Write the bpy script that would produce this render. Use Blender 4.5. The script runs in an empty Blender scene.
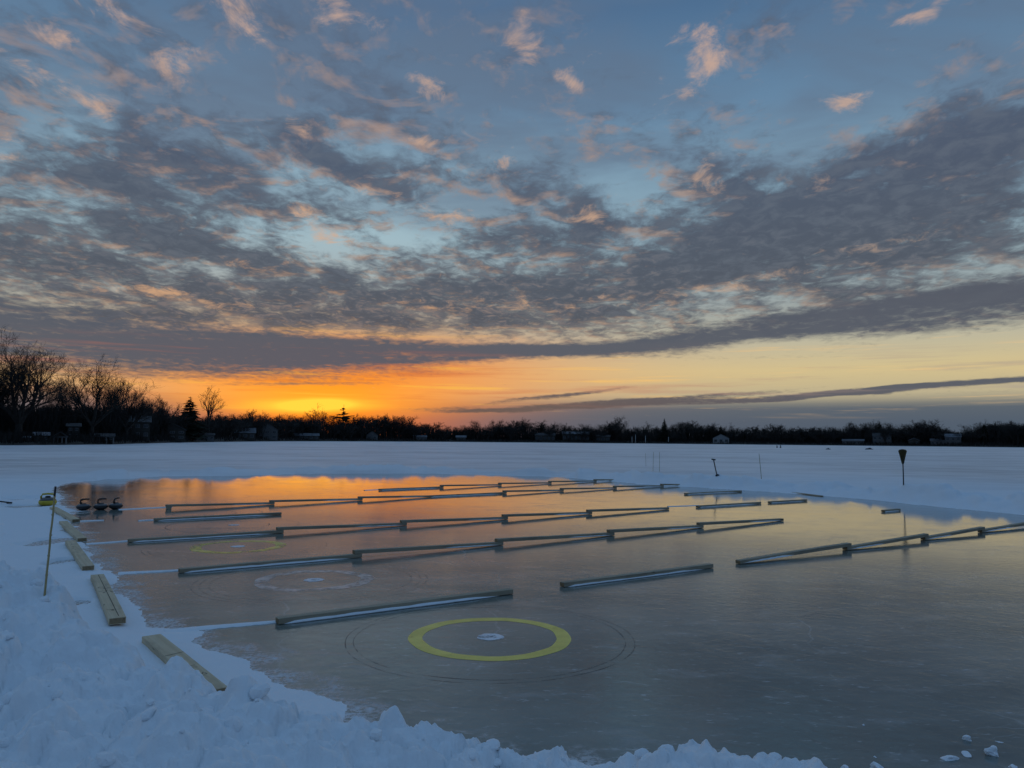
import bpy, bmesh, math, random
import numpy as np
from mathutils import Vector, Matrix

random.seed(7)
scene = bpy.context.scene
COL = scene.collection
R = math.radians

# ------------------------------------------------------------------ camera
CAM_H, FPX = 1.6, 745.0
PITCH, ROLL = math.atan((440.5 - 384) / FPX), R(0.5)
_f = Vector((0, math.cos(PITCH), math.sin(PITCH)))
_u0 = Vector((0, -math.sin(PITCH), math.cos(PITCH)))
_r0 = Vector((1, 0, 0))
_r = _r0 * math.cos(ROLL) + _u0 * math.sin(ROLL)
_u = _u0 * math.cos(ROLL) - _r0 * math.sin(ROLL)
CAMP = Vector((0, 0, CAM_H))
cd = bpy.data.cameras.new('camera')
cam = bpy.data.objects.new('camera', cd)
COL.objects.link(cam)
cd.sensor_width = 36
cd.lens = FPX / 1024 * 36
cd.clip_start = 0.05
cd.clip_end = 20000
cam.matrix_world = Matrix(((_r.x, _u.x, -_f.x, 0), (_r.y, _u.y, -_f.y, 0), (_r.z, _u.z, -_f.z, CAM_H), (0, 0, 0, 1)))
scene.camera = cam

def ray(px, py):
    return (_f + _r * ((px - 512) / FPX) - _u * ((py - 384) / FPX)).normalized()

def G(px, py, z=0.0):
    d = ray(px, py)
    t = (z - CAM_H) / d.z
    return CAMP + d * t

def azel(px, py):
    d = ray(px, py)
    return math.degrees(math.atan2(d.x, d.y)), math.degrees(math.asin(d.z))

def at_dist(px, dist):
    """ground point (z=0) at horizontal distance dist under pixel column px (near the horizon)"""
    a = R(azel(px, 440)[0])
    return Vector((math.sin(a) * dist, math.cos(a) * dist, 0))

# ------------------------------------------------------------------ colour helpers
def lin(c):
    c = c / 255.0
    return c / 12.92 if c <= 0.04045 else ((c + 0.055) / 1.055) ** 2.4

def S(r, g, b):
    return (lin(r), lin(g), lin(b), 1.0)

# ------------------------------------------------------------------ node mini language
class NB:
    """small helper that builds math / texture nodes in a node tree"""
    def __init__(s, tree):
        s.t = tree
    def node(s, typ, **kw):
        n = s.t.nodes.new(typ)
        for k, v in kw.items():
            setattr(n, k, v)
        return n
    def put(s, sock, v):
        if isinstance(v, bpy.types.NodeSocket):
            s.t.links.new(v, sock)
        elif v is not None:
            sock.default_value = v
    def m(s, op, a, b=None, c=None, clamp=False):
        n = s.node('ShaderNodeMath', operation=op, use_clamp=clamp)
        s.put(n.inputs[0], a)
        if b is not None: s.put(n.inputs[1], b)
        if c is not None: s.put(n.inputs[2], c)
        return n.outputs[0]
    def add(s, a, b, **k): return s.m('ADD', a, b, **k)
    def sub(s, a, b, **k): return s.m('SUBTRACT', a, b, **k)
    def mul(s, a, b, **k): return s.m('MULTIPLY', a, b, **k)
    def mad(s, a, b, c, **k): return s.m('MULTIPLY_ADD', a, b, c, **k)
    def div(s, a, b, **k): return s.m('DIVIDE', a, b, **k)
    def step(s, x, lo, hi, t0=0.0, t1=1.0):
        n = s.node('ShaderNodeMapRange', interpolation_type='SMOOTHSTEP')
        s.put(n.inputs[0], x)
        n.inputs[1].default_value, n.inputs[2].default_value = lo, hi
        n.inputs[3].default_value, n.inputs[4].default_value = t0, t1
        return n.outputs[0]
    def vec(s, x, y, z=0.0):
        n = s.node('ShaderNodeCombineXYZ')
        for i, v in enumerate((x, y, z)): s.put(n.inputs[i], v)
        return n.outputs[0]
    def vm(s, op, a, b=None, scale=None):
        n = s.node('ShaderNodeVectorMath', operation=op)
        s.put(n.inputs[0], a)
        if b is not None: s.put(n.inputs[1], b)
        if scale is not None: n.inputs['Scale'].default_value = scale
        return n.outputs['Value'] if op in ('LENGTH', 'DOT_PRODUCT') else n.outputs[0]
    def mapping(s, v, loc=(0, 0, 0), rot=0.0, sc=(1, 1, 1), typ='POINT'):
        n = s.node('ShaderNodeMapping', vector_type=typ)
        s.put(n.inputs[0], v)
        n.inputs[1].default_value = loc
        n.inputs[2].default_value = (0, 0, rot)
        n.inputs[3].default_value = sc
        return n.outputs[0]
    def noise(s, v, scale, detail=4.0, rough=0.5, dist=0.0, out=0):
        n = s.node('ShaderNodeTexNoise')
        if v is not None: s.put(n.inputs['Vector'], v)
        n.inputs['Scale'].default_value = scale
        n.inputs['Detail'].default_value = detail
        n.inputs['Roughness'].default_value = rough
        n.inputs['Distortion'].default_value = dist
        return n.outputs[out]
    def mix(s, f, a, b, mode='MIX'):
        n = s.node('ShaderNodeMix', data_type='RGBA', blend_type=mode)
        s.put(n.inputs[0], f); s.put(n.inputs[6], a); s.put(n.inputs[7], b)
        return n.outputs[2]
    def ramp(s, f, stops):
        n = s.node('ShaderNodeValToRGB')
        s.put(n.inputs[0], f)
        e = n.color_ramp.elements
        e[0].position, e[0].color = stops[0]
        e[1].position, e[1].color = stops[-1]
        for p, c in stops[1:-1]:
            k = e.new(p); k.color = c
        return n.outputs[0]
    def sep(s, v):
        n = s.node('ShaderNodeSeparateXYZ'); s.put(n.inputs[0], v)
        return n.outputs

# ------------------------------------------------------------------ sky (world)
SUN_AZ, SUN_EL = azel(310, 405)
world = bpy.data.worlds.new('World')
scene.world = world
world.use_nodes = True
wt = world.node_tree
wt.nodes.clear()
b = NB(wt)
D = b.node('ShaderNodeTexCoord').outputs['Generated']
dx, dy, dz = b.sep(D)
AZ = b.mul(b.m('ARCTAN2', dx, dy), 57.29578)
EL = b.mul(b.m('ARCSINE', dz), 57.29578)
ELc = b.m('MAXIMUM', EL, 0.0)
V0 = b.vec(AZ, EL)
wc = b.vm('SUBTRACT', b.noise(V0, 0.16, 4, 0.55, out=1), (0.5, 0.5, 0.5))
V = b.vm('ADD', V0, b.vm('MULTIPLY', wc, (7.0, 3.0, 0.0)))
wb = b.vm('SUBTRACT', b.noise(b.mapping(V0, sc=(0.10, 0.6, 1)), 1.0, 4, 0.55, out=1), (0.5, 0.5, 0.5))
VB = b.vm('ADD', V0, b.vm('MULTIPLY', wb, (4.0, 0.9, 0.0)))

def spot(xy, prev, px, py, rx, ry, tilt=0.0, soft=0.0):
    """soft ellipse in the sky; centre and radii quoted in photo pixels, converted to degrees; tilt>0 = falls to the right"""
    a, e = azel(px, py)
    k = 57.2958 / FPX
    kx = k * math.cos(R(e)) ** 0.5
    v = b.vec(xy[0], xy[1], prev)      # z carries the running sum so that the spots are evaluated one after another
    m = b.mapping(v, loc=(a, e, 0), rot=R(-tilt), sc=(rx * kx, ry * k, 1e6), typ='TEXTURE')
    l = b.vm('LENGTH', m)
    return b.step(l, soft, 1.0, 1.0, 0.0)

def spots(v, lst):
    xy = b.sep(v)
    acc = 0.0
    for w, *a in lst:
        acc = b.mad(spot(xy, acc, *a), w, acc)
    return acc

E = lambda el, r, g, bl: (min(el / 90.0, 1.0), S(r, g, bl))
fe = b.div(ELc, 90.0)
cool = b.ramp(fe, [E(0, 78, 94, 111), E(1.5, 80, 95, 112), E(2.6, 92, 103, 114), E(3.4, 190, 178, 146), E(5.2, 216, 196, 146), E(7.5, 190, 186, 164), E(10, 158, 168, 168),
                   E(14, 148, 174, 186), E(18, 134, 165, 184), E(24, 104, 138, 168), E(31, 78, 112, 148), E(45, 88, 140, 190), E(90, 106, 166, 220)])  # unseen overhead stops, here and in warm and east, raised to brighten the snow
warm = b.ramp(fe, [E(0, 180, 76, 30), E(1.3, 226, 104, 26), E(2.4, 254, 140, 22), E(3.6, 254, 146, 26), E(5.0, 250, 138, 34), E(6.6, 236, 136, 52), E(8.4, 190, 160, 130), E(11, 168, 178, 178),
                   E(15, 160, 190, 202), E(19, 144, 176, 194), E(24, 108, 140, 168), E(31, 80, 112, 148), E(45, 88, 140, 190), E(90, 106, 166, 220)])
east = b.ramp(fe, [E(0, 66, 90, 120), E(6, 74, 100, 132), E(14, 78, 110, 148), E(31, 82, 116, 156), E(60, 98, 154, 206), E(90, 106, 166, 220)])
daz = b.div(b.sub(AZ, SUN_AZ + 1.0), b.step(EL, 1.2, 4.5, 9.5, 17.0))
wf = b.m('POWER', 2.71828, b.mul(b.mul(daz, daz), -1.0))
cosaz = b.m('COSINE', R(1.0) and b.mul(b.sub(AZ, SUN_AZ), 0.0174533))
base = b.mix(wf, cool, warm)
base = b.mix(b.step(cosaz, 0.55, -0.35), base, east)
nish = b.node('ShaderNodeTexSky', sky_type='NISHITA')
nish.sun_disc = False
nish.sun_elevation = R(max(SUN_EL, 0.5))
nish.sun_rotation = R(SUN_AZ)
nish.air_density = 1.0
nish.dust_density = 1.5
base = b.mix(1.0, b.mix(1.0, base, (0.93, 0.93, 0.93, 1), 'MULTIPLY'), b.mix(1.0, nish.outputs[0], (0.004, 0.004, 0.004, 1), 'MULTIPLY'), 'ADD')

# cloud sheet coordinates: the sheet is seen in perspective, so it closes up towards the horizon
zz = b.add(b.m('MAXIMUM', dz, 0.0), 0.11)
P = b.vec(b.div(dx, zz), b.div(dy, zz))
sa = R(SUN_AZ)
n1 = b.noise(b.mapping(P, rot=R(12), sc=(1.0, 0.90, 1)), 4.2, 5, 0.60, 0.35)
n1s = b.noise(b.mapping(b.vm('ADD', P, (math.sin(sa) * 0.05, math.cos(sa) * 0.05, 0)), rot=R(12), sc=(1.0, 0.90, 1)), 4.2, 5, 0.60, 0.35)
n2 = b.noise(b.mapping(P, rot=R(-8), sc=(1.0, 0.80, 1)), 15.0, 4, 0.62, 0.5)
n3 = b.noise(b.mapping(P, loc=(5.3, 2.1, 0)), 1.0, 3, 0.5)

# where the heavy grey cloud stands and where the sky is open
dark = spots(V, [
    (0.42, 350, 165, 115, 26, 20), (0.36, 175, 240, 120, 26, 16), (0.30, 225, 190, 110, 34, 22), (0.34, 110, 170, 120, 30, 12),
    (0.42, 880, 215, 250, 85, -6), (0.30, 960, 140, 130, 60, -10), (0.32, 590, 215, 60, 46, 15), (0.30, 505, 240, 60, 34, 5), (0.30, 715, 190, 70, 55, 10),
    (0.34, 330, 290, 420, 62, 2), (0.36, 90, 335, 330, 44, 0), (0.30, 700, 265, 330, 48, -8), (0.20, 60, 240, 120, 60, 10), (0.34, 760, 240, 200, 40, -12),
])
band = spots(VB, [
    (0.95, 90, 342, 410, 36, 1, 0.4), (0.72, 400, 350, 330, 15, 0, 0.2), (0.70, 560, 350, 250, 13, -4, 0.2), (0.88, 800, 322, 250, 20, -7, 0.25), (0.88, 1020, 302, 240, 28, -6, 0.25),
    (0.9, 620, 402, 215, 5, -4, 0.3), (0.95, 860, 392, 330, 4.5, -3, 0.35), (0.8, 560, 395, 130, 4, -7, 0.1), (0.55, 300, 384, 120, 3, -2, 0.0), (0.6, 470, 410, 110, 5, 0, 0.2),
])
openk = spots(V, [
    (0.34, 480, 110, 130, 60, 10), (0.40, 650, 60, 150, 90, 0), (0.42, 900, 55, 190, 80, 0), (0.34, 640, 165, 120, 60, 25), (0.44, 320, 236, 50, 36, 0), (0.40, 215, 270, 50, 16, 8), (0.34, 480, 205, 60, 40, 0),
    (0.30, 240, 70, 110, 60, 0), (0.36, 800, 110, 120, 50, 0), (0.30, 405, 215, 60, 24, 10), (0.24, 60, 230, 70, 20, 5),
])
cov = b.add(b.add(b.mul(b.sub(n1, 0.5), 1.7), b.mul(b.sub(n2, 0.5), 1.15)), b.mul(b.sub(n3, 0.5), 0.5))
elb = b.step(EL, 18.0, 33.0, 0.12, -0.10)
lowcut = b.step(EL, 6.0, 8.5, -1.2, 0.0)
cov = b.add(b.add(cov, elb), b.add(b.sub(dark, openk), lowcut))
dens = b.step(cov, -0.26, 0.46)
cov_s = b.add(cov, b.mul(b.sub(n1s, n1), 1.7))
dens_s = b.step(cov_s, -0.26, 0.46)
lit = b.mul(b.sub(dens, dens_s), 0.9, clamp=True)

ev = b.step(EL, 8.0, 30.0)
near = b.m('POWER', 2.71828, b.mul(b.mul(b.div(b.sub(AZ, SUN_AZ), 30.0), b.div(b.sub(AZ, SUN_AZ), 30.0)), -1.0))
c_dark = b.mix(ev, S(76, 81, 92), S(78, 92, 116))
c_dark = b.mix(b.mul(b.step(n2, 0.4, 0.7), 0.45), c_dark, S(104, 112, 124))
c_lit = b.mix(ev, b.mix(near, S(184, 162, 144), S(218, 168, 124)), S(204, 170, 150))
veil = b.mul(b.step(b.noise(b.mapping(P, loc=(1.7, 8.2, 0), rot=R(25), sc=(1.0, 1.6, 1)), 1.5, 4, 0.6, 0.4), 0.32, 0.64), b.step(EL, 12.0, 20.0, 0.0, 0.72))
veil = b.mul(veil, b.step(AZ, -6.0, 26.0, 1.0, 0.8))
base = b.mix(veil, base, S(98, 114, 136))
sky = b.mix(b.mul(dens, 0.94), base, c_dark)
sunny = b.step(cosaz, -0.2, 0.7)
ripple = b.mul(b.step(n2, 0.50, 0.72), b.mul(b.step(dens, 0.05, 0.5), b.step(EL, 17.0, 9.0, 0.0, 0.24)))
ripple = b.mul(ripple, b.step(n3, 0.42, 0.6))
sky = b.mix(b.mul(b.mul(b.add(lit, ripple, clamp=True), 0.85), sunny), sky, c_lit)

# puffs that still catch the light
puff = spots(V, [
    (1.0, 705, 40, 62, 34, 12), (0.9, 690, 75, 50, 16, -25), (1.0, 525, 38, 40, 50, 40), (0.9, 572, 82, 50, 22, 25), (1.0, 430, 86, 58, 14, 18), (0.9, 335, 14, 58, 30, 10), (0.9, 240, 18, 48, 36, 0),
    (0.9, 110, 10, 58, 20, 15), (1.0, 172, 55, 44, 28, 15), (0.8, 30, 66, 62, 22, 10), (0.8, 105, 100, 60, 20, 5), (0.7, 20, 125, 45, 26, 0), (0.7, 165, 112, 30, 10, 0), (0.8, 430, 140, 30, 12, 0),
    (0.9, 296, 130, 34, 14, 20), (1.0, 372, 186, 56, 12, 10), (1.0, 304, 206, 34, 14, 10), (0.9, 330, 232, 34, 14, 25), (0.9, 590, 215, 46, 30, 20), (1.0, 695, 180, 32, 34, 60), (0.9, 510, 160, 36, 12, 0), (0.8, 845, 105, 40, 16, 5),
    (0.9, 930, 6, 50, 18, 0), (0.6, 820, 185, 46, 20, 0), (0.6, 130, 290, 110, 10, 3), (0.7, 210, 300, 130, 9, 0), (0.75, 480, 340, 140, 10, -6), (0.6, 620, 300, 190, 16, -6), (0.55, 780, 280, 180, 12, -8), (0.6, 270, 262, 120, 14, -2),
    (0.7, 185, 148, 30, 10, 0), (0.9, 45, 30, 60, 14, 12), (0.7, 10, 155, 36, 12, 0), (0.6, 880, 240, 90, 14, -10), (0.7, 455, 215, 60, 20, 0), (0.7, 460, 305, 160, 16, -3),
])
nf = b.noise(b.mapping(P, rot=R(20), sc=(1.0, 0.80, 1)), 9.5, 5, 0.68, 0.6)
pd = b.add(b.mul(b.m('MINIMUM', puff, 1.0), 0.57), b.mad(b.sub(nf, 0.5), 1.9, -0.30))
pd = b.step(pd, -0.06, 0.55)
sky = b.mix(b.mul(b.mul(pd, 0.80), sunny), sky, c_lit)

# long stratus bands low over the far shore
bandn = b.noise(b.mapping(V0, sc=(0.05, 0.9, 1)), 1.0, 5, 0.6)
bd = b.step(b.add(b.m('MINIMUM', band, 1.0), b.add(b.mul(b.sub(bandn, 0.5), 1.2), b.mul(b.sub(n2, 0.5), 0.9))), 0.10, 0.95)
c_band = b.mix(b.mul(b.step(EL, 5.5, 2.5), near), S(86, 91, 102), S(112, 90, 78))
sky = b.mix(b.mul(bd, 0.97), sky, c_band)
# thin bright filaments in the clear strip
fil = b.step(b.noise(b.mapping(V0, rot=R(2), sc=(0.07, 1.7, 1)), 1.0, 5, 0.6), 0.54, 0.72)
fil = b.mul(fil, b.mul(b.step(EL, 1.5, 3.0), b.step(EL, 9.0, 6.0)))
sky = b.mix(b.mul(b.mul(b.mul(fil, 0.75), b.sub(1.0, bd)), sunny), sky, b.mix(near, S(238, 198, 142), S(255, 190, 64)))
fil2 = b.step(b.noise(b.mapping(V0, loc=(3.1, 7.7, 0), rot=R(3), sc=(0.06, 1.3, 1)), 1.0, 5, 0.62), 0.50, 0.70)
fil2 = b.mul(fil2, b.mul(b.step(EL, 2.2, 3.2), b.step(EL, 7.6, 5.0)))
sky = b.mix(b.mul(b.mul(fil2, 0.55), sunny), sky, b.mix(near, S(160, 154, 146), S(214, 104, 44)))
# glow where the sun sits behind the trees
VG = b.vm('ADD', V0, b.vm('MULTIPLY', wb, (2.0, 0.35, 0.0)))
g1 = spots(VG, [(0.8, 310, 406, 95, 11, -2, 0.0), (1.0, 316, 405, 46, 9, -3, 0.0), (0.22, 300, 400, 180, 24, 0, 0.0)])
sky = b.mix(b.mul(b.m('MINIMUM', g1, 1.0), 0.9), sky, (1.6, 0.74, 0.06, 1))
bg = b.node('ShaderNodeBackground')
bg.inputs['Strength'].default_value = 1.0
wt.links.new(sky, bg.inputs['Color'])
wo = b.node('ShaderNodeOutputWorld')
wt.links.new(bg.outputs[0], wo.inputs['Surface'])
world.cycles.sampling_method = 'NONE'

# sun: low behind the far trees and thin cloud, very weak
sd = bpy.data.lights.new('sun', 'SUN')
sd.energy = 0.004
sd.angle = R(11.0)
sd.color = (1.0, 0.45, 0.12)
sun = bpy.data.objects.new('sun', sd)
COL.objects.link(sun)
sdir = Vector((math.sin(sa) * math.cos(R(SUN_EL)), math.cos(sa) * math.cos(R(SUN_EL)), math.sin(R(SUN_EL))))
sun.rotation_euler = sdir.to_track_quat('Z', 'Y').to_euler()
sun.location = (-60, 200, 60)

vs = scene.view_settings
vs.view_transform = 'Standard'
vs.look = 'None'
vs.exposure = 0.0
vs.gamma = 1.0
scene.cycles.max_bounces = 4
scene.cycles.diffuse_bounces = 2
scene.cycles.glossy_bounces = 3

# ------------------------------------------------------------------ materials
def material(name):
    m = bpy.data.materials.new(name)
    m.use_nodes = True
    nt = m.node_tree
    return m, NB(nt), nt.nodes['Principled BSDF'], nt

def bump(bb, nt, bsdf, h, strength, dist, prev=None):
    n = bb.node('ShaderNodeBump')
    n.inputs['Strength'].default_value = strength
    n.inputs['Distance'].default_value = dist
    bb.put(n.inputs['Height'], h)
    if prev is not None: nt.links.new(prev, n.inputs['Normal'])
    nt.links.new(n.outputs[0], bsdf.inputs['Normal'])
    return n.outputs[0]

def simple(name, c1, c2, scale=6.0, rough=0.7, stretch=(1, 1, 1), bumpd=0.0, metallic=0.0, detail=5):
    m, bb, p, nt = material(name)
    tc = bb.node('ShaderNodeTexCoord').outputs['Object']
    v = bb.mapping(tc, sc=stretch)
    n = bb.noise(v, scale, detail, 0.6)
    nt.links.new(bb.mix(bb.step(n, 0.3, 0.7), (*c1, 1), (*c2, 1)), p.inputs['Base Color'])
    p.inputs['Roughness'].default_value = rough
    p.inputs['Metallic'].default_value = metallic
    if bumpd: bump(bb, nt, p, n, 0.6, bumpd)
    return m

M = {}
# snow
m, bb, p, nt = material('snow'); M['snow'] = m
pos = bb.node('ShaderNodeNewGeometry').outputs['Position']
far = bb.noise(bb.mapping(pos, sc=(0.05, 0.075, 1)), 1.0, 7, 0.68)
far2 = bb.noise(bb.mapping(pos, sc=(0.3, 0.7, 1)), 1.0, 4, 0.6)
px_, py_, pz_ = bb.sep(pos)
dist = bb.vm('LENGTH', bb.vec(px_, py_))
fmask = bb.step(dist, 22.0, 45.0)
clean = bb.mix(bb.noise(pos, 3.0, 4, 0.6), (0.83, 0.88, 0.92, 1), (0.89, 0.93, 0.96, 1))
wind = bb.mix(bb.step(bb.add(bb.mul(far, 0.7), bb.mul(far2, 0.3)), 0.42, 0.64), (0.90, 0.89, 0.89, 1), (0.60, 0.585, 0.58, 1))
nt.links.new(bb.mix(fmask, clean, wind), p.inputs['Base Color'])
nt.links.new(bb.mad(fmask, -0.30, 0.75), p.inputs['Roughness'])
p.inputs['Specular IOR Level'].default_value = 0.4
p.inputs['Subsurface Weight'].default_value = 0.0
nb_ = bump(bb, nt, p, bb.noise(pos, 110.0, 4, 0.6), 0.4, 0.005)
bump(bb, nt, p, bb.noise(pos, 16.0, 5, 0.6), 0.5, 0.02, nb_)

# ice
m, bb, p, nt = material('ice'); M['ice'] = m
pos = bb.node('ShaderNodeNewGeometry').outputs['Position']
dist_ = bb.vm('LENGTH', pos)
wp = bb.vm('ADD', pos, bb.vm('MULTIPLY', bb.vm('SUBTRACT', bb.noise(pos, 1.3, 4, 0.6, out=1), (0.5, 0.5, 0.5)), (0.5, 0.5, 0.0)))
big = bb.noise(bb.mapping(pos, rot=R(-30), sc=(0.4, 0.8, 1)), 1.0, 6, 0.62)
mid = bb.noise(bb.mapping(wp, rot=R(20), sc=(1.6, 3.4, 1)), 1.0, 6, 0.65)
fine = bb.noise(wp, 9.0, 6, 0.62)
fleck = bb.noise(bb.mapping(pos, rot=R(-12), sc=(9.0, 20.0, 1)), 1.0, 4, 0.6)
spk = bb.noise(pos, 34.0, 3, 0.6)
scr = bb.noise(bb.mapping(wp, rot=R(35), sc=(0.8, 26.0, 1)), 1.0, 3, 0.6, 0.6)
scr2 = bb.noise(bb.mapping(wp, rot=R(-24), sc=(0.7, 30.0, 1)), 1.0, 3, 0.6, 0.6)
def cracks(scale, width, w):
    vn = bb.node('ShaderNodeTexVoronoi', feature='DISTANCE_TO_EDGE')
    bb.put(vn.inputs['Vector'], w); vn.inputs['Scale'].default_value = scale
    return bb.step(vn.outputs['Distance'], width, 0.0)
c = bb.mix(bb.step(big, 0.32, 0.68), (0.120, 0.142, 0.126, 1), (0.200, 0.226, 0.204, 1))
c = bb.mix(bb.mul(bb.step(mid, 0.52, 0.72), 0.45), c, (0.34, 0.36, 0.36, 1))
c = bb.mix(bb.mul(bb.mul(bb.step(fleck, 0.58, 0.71), 0.75), bb.step(mid, 0.40, 0.62, 0.25, 1.0)), c, (0.5, 0.52, 0.52, 1))
c = bb.mix(bb.mul(bb.step(scr, 0.64, 0.72), 0.30), c, (0.5, 0.52, 0.52, 1))
c = bb.mix(bb.mul(bb.step(scr2, 0.66, 0.74), 0.30), c, (0.5, 0.52, 0.52, 1))
c = bb.mix(bb.mul(bb.mul(cracks(0.33, 0.005, wp), bb.step(big, 0.42, 0.62)), 0.32), c, (0.55, 0.58, 0.58, 1))
c = bb.mix(bb.mul(bb.step(spk, 0.74, 0.80), 0.7), c, (0.02, 0.02, 0.02, 1))
shore = bb.node('ShaderNodeAttribute', attribute_name='shore').outputs['Fac']
dn1 = bb.noise(pos, 3.2, 5, 0.62)
dust = bb.step(bb.add(shore, bb.mul(bb.sub(dn1, 0.5), 1.3)), 0.30, -0.10)
dust = bb.mul(dust, bb.step(bb.noise(pos, 26.0, 4, 0.65), 0.34, 0.62))
c = bb.mix(bb.mul(dust, 0.85), c, (0.80, 0.83, 0.86, 1))
nt.links.new(c, p.inputs['Base Color'])
p.inputs['IOR'].default_value = 1.5
nt.links.new(bb.add(bb.mad(bb.step(big, 0.3, 0.75), 0.05, bb.mul(bb.step(mid, 0.48, 0.75), 0.09)), bb.add(bb.mul(dust, 0.5), bb.step(dist_, 5.0, 20.0, 0.085, 0.05))), p.inputs['Roughness'])
bn = bb.node('ShaderNodeBump'); bn.inputs['Distance'].default_value = 0.0028
nt.links.new(bb.step(dist_, 4.0, 15.0, 1.0, 0.30), bn.inputs['Strength'])
nt.links.new(fine, bn.inputs['Height'])
n_ = bn.outputs[0]
n_ = bump(bb, nt, p, fleck, 0.35, 0.0010, n_)
bump(bb, nt, p, mid, 0.2, 0.004, n_)

# ring paint under a skin of ice
def ring_mat(name, c1, c2, wear_lo, wear_hi, rough=0.3):
    m, bb, p, nt = material(name)
    pos = bb.node('ShaderNodeNewGeometry').outputs['Position']
    n = bb.noise(pos, 5.0, 6, 0.65)
    nt.links.new(bb.mix(bb.step(n, 0.3, 0.7), (*c1, 1), (*c2, 1)), p.inputs['Base Color'])
    p.inputs['Roughness'].default_value = rough
    p.inputs['IOR'].default_value = 1.31
    w = bb.noise(bb.mapping(pos, loc=(3, 1, 0)), 4.5, 6, 0.68)
    nt.links.new(bb.step(w, wear_lo, wear_hi), p.inputs['Alpha'])
    return m
M['ring_yellow'] = ring_mat('yellow_ring_paint', (0.74, 0.60, 0.10), (0.94, 0.78, 0.16), 0.16, 0.42)
M['ring_worn'] = ring_mat('worn_yellow_ring_paint', (0.78, 0.62, 0.08), (0.82, 0.70, 0.20), 0.34, 0.56)
M['ring_frost'] = ring_mat('frosty_ring', (0.55, 0.50, 0.46), (0.68, 0.62, 0.57), 0.34, 0.60, 0.30)
M['button'] = ring_mat('frost_button', (0.80, 0.80, 0.82), (0.88, 0.88, 0.90), 0.30, 0.45, 0.5)
M['groove'] = ring_mat('scribed_groove', (0.05, 0.05, 0.05), (0.09, 0.09, 0.09), 0.36, 0.66, 0.4)

# wood
def wood(name, c1, c2, c3):
    m, bb, p, nt = material(name)
    tc = bb.node('ShaderNodeTexCoord').outputs['Object']
    rnd = bb.node('ShaderNodeObjectInfo').outputs['Random']
    v = bb.vm('ADD', tc, bb.vec(bb.mul(rnd, 37.0), bb.mul(rnd, 11.0), 0.0))
    g = bb.noise(bb.mapping(v, sc=(1.2, 38, 38)), 1.0, 5, 0.6, 0.4)
    bl = bb.noise(bb.mapping(v, sc=(3, 7, 7)), 1.0, 4, 0.6)
    kn = bb.noise(bb.mapping(v, sc=(5, 16, 16)), 1.0, 2, 0.5)
    c = bb.mix(bb.step(g, 0.3, 0.7), (*c1, 1), (*c2, 1))
    c = bb.mix(bb.mul(bb.step(bl, 0.48, 0.72), 0.6), c, (*c3, 1))
    c = bb.mix(bb.mul(bb.step(kn, 0.70, 0.76), 0.8), c, (0.05, 0.035, 0.02, 1))
    nt.links.new(c, p.inputs['Base Color'])
    p.inputs['Roughness'].default_value = 0.8
    bump(bb, nt, p, g, 0.5, 0.003)
    return m
M['beam'] = wood('weathered_curb_wood', (0.34, 0.285, 0.20), (0.46, 0.39, 0.28), (0.22, 0.185, 0.14))
M['edge_beam'] = wood('pale_edge_wood', (0.58, 0.46, 0.29), (0.70, 0.58, 0.40), (0.42, 0.33, 0.22))
M['endgrain'] = simple('end_grain', (0.22, 0.15, 0.08), (0.32, 0.23, 0.13), 60, 0.8)
M['ink'] = simple('dark_marks', (0.04, 0.03, 0.025), (0.06, 0.05, 0.04), 20, 0.8)
M['bamboo'] = simple('bamboo', (0.35, 0.27, 0.12), (0.48, 0.38, 0.18), 14, 0.5, (1, 1, 0.3))
M['black'] = simple('black_plastic', (0.012, 0.012, 0.013), (0.02, 0.02, 0.022), 12, 0.4)
M['granite'] = simple('dark_granite', (0.012, 0.013, 0.014), (0.05, 0.052, 0.055), 160, 0.5)
M['granite_band'] = simple('granite_striking_band', (0.01, 0.01, 0.011), (0.03, 0.03, 0.032), 120, 0.7)
M['stone_cap'] = simple('grey_cap', (0.07, 0.075, 0.08), (0.13, 0.135, 0.14), 60, 0.25)
M['yellow'] = simple('yellow_plastic', (0.55, 0.42, 0.02), (0.65, 0.50, 0.04), 10, 0.4)
M['straw'] = simple('broom_straw', (0.07, 0.055, 0.022), (0.16, 0.12, 0.05), 60, 0.8, (1, 1, 0.05))
M['metal_dark'] = simple('dark_metal', (0.02, 0.02, 0.025), (0.05, 0.05, 0.055), 12, 0.5, metallic=0.5)
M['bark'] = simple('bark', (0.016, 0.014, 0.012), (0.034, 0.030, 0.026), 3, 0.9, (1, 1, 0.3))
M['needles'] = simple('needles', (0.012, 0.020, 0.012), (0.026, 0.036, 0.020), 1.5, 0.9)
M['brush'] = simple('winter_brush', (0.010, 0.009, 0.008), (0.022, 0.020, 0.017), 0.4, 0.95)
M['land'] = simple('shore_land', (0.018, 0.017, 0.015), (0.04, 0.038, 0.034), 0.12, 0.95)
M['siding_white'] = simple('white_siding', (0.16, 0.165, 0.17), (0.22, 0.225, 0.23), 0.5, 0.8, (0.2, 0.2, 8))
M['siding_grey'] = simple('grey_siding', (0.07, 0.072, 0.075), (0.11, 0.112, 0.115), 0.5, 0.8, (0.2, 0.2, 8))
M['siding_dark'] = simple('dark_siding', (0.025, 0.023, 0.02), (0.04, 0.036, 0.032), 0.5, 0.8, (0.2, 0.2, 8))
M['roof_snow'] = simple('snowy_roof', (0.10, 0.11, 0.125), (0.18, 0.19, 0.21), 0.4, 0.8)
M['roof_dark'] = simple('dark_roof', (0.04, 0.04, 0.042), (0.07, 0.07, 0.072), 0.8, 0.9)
M['glass'] = simple('window_glass', (0.02, 0.025, 0.03), (0.03, 0.035, 0.04), 1, 0.1)
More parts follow.
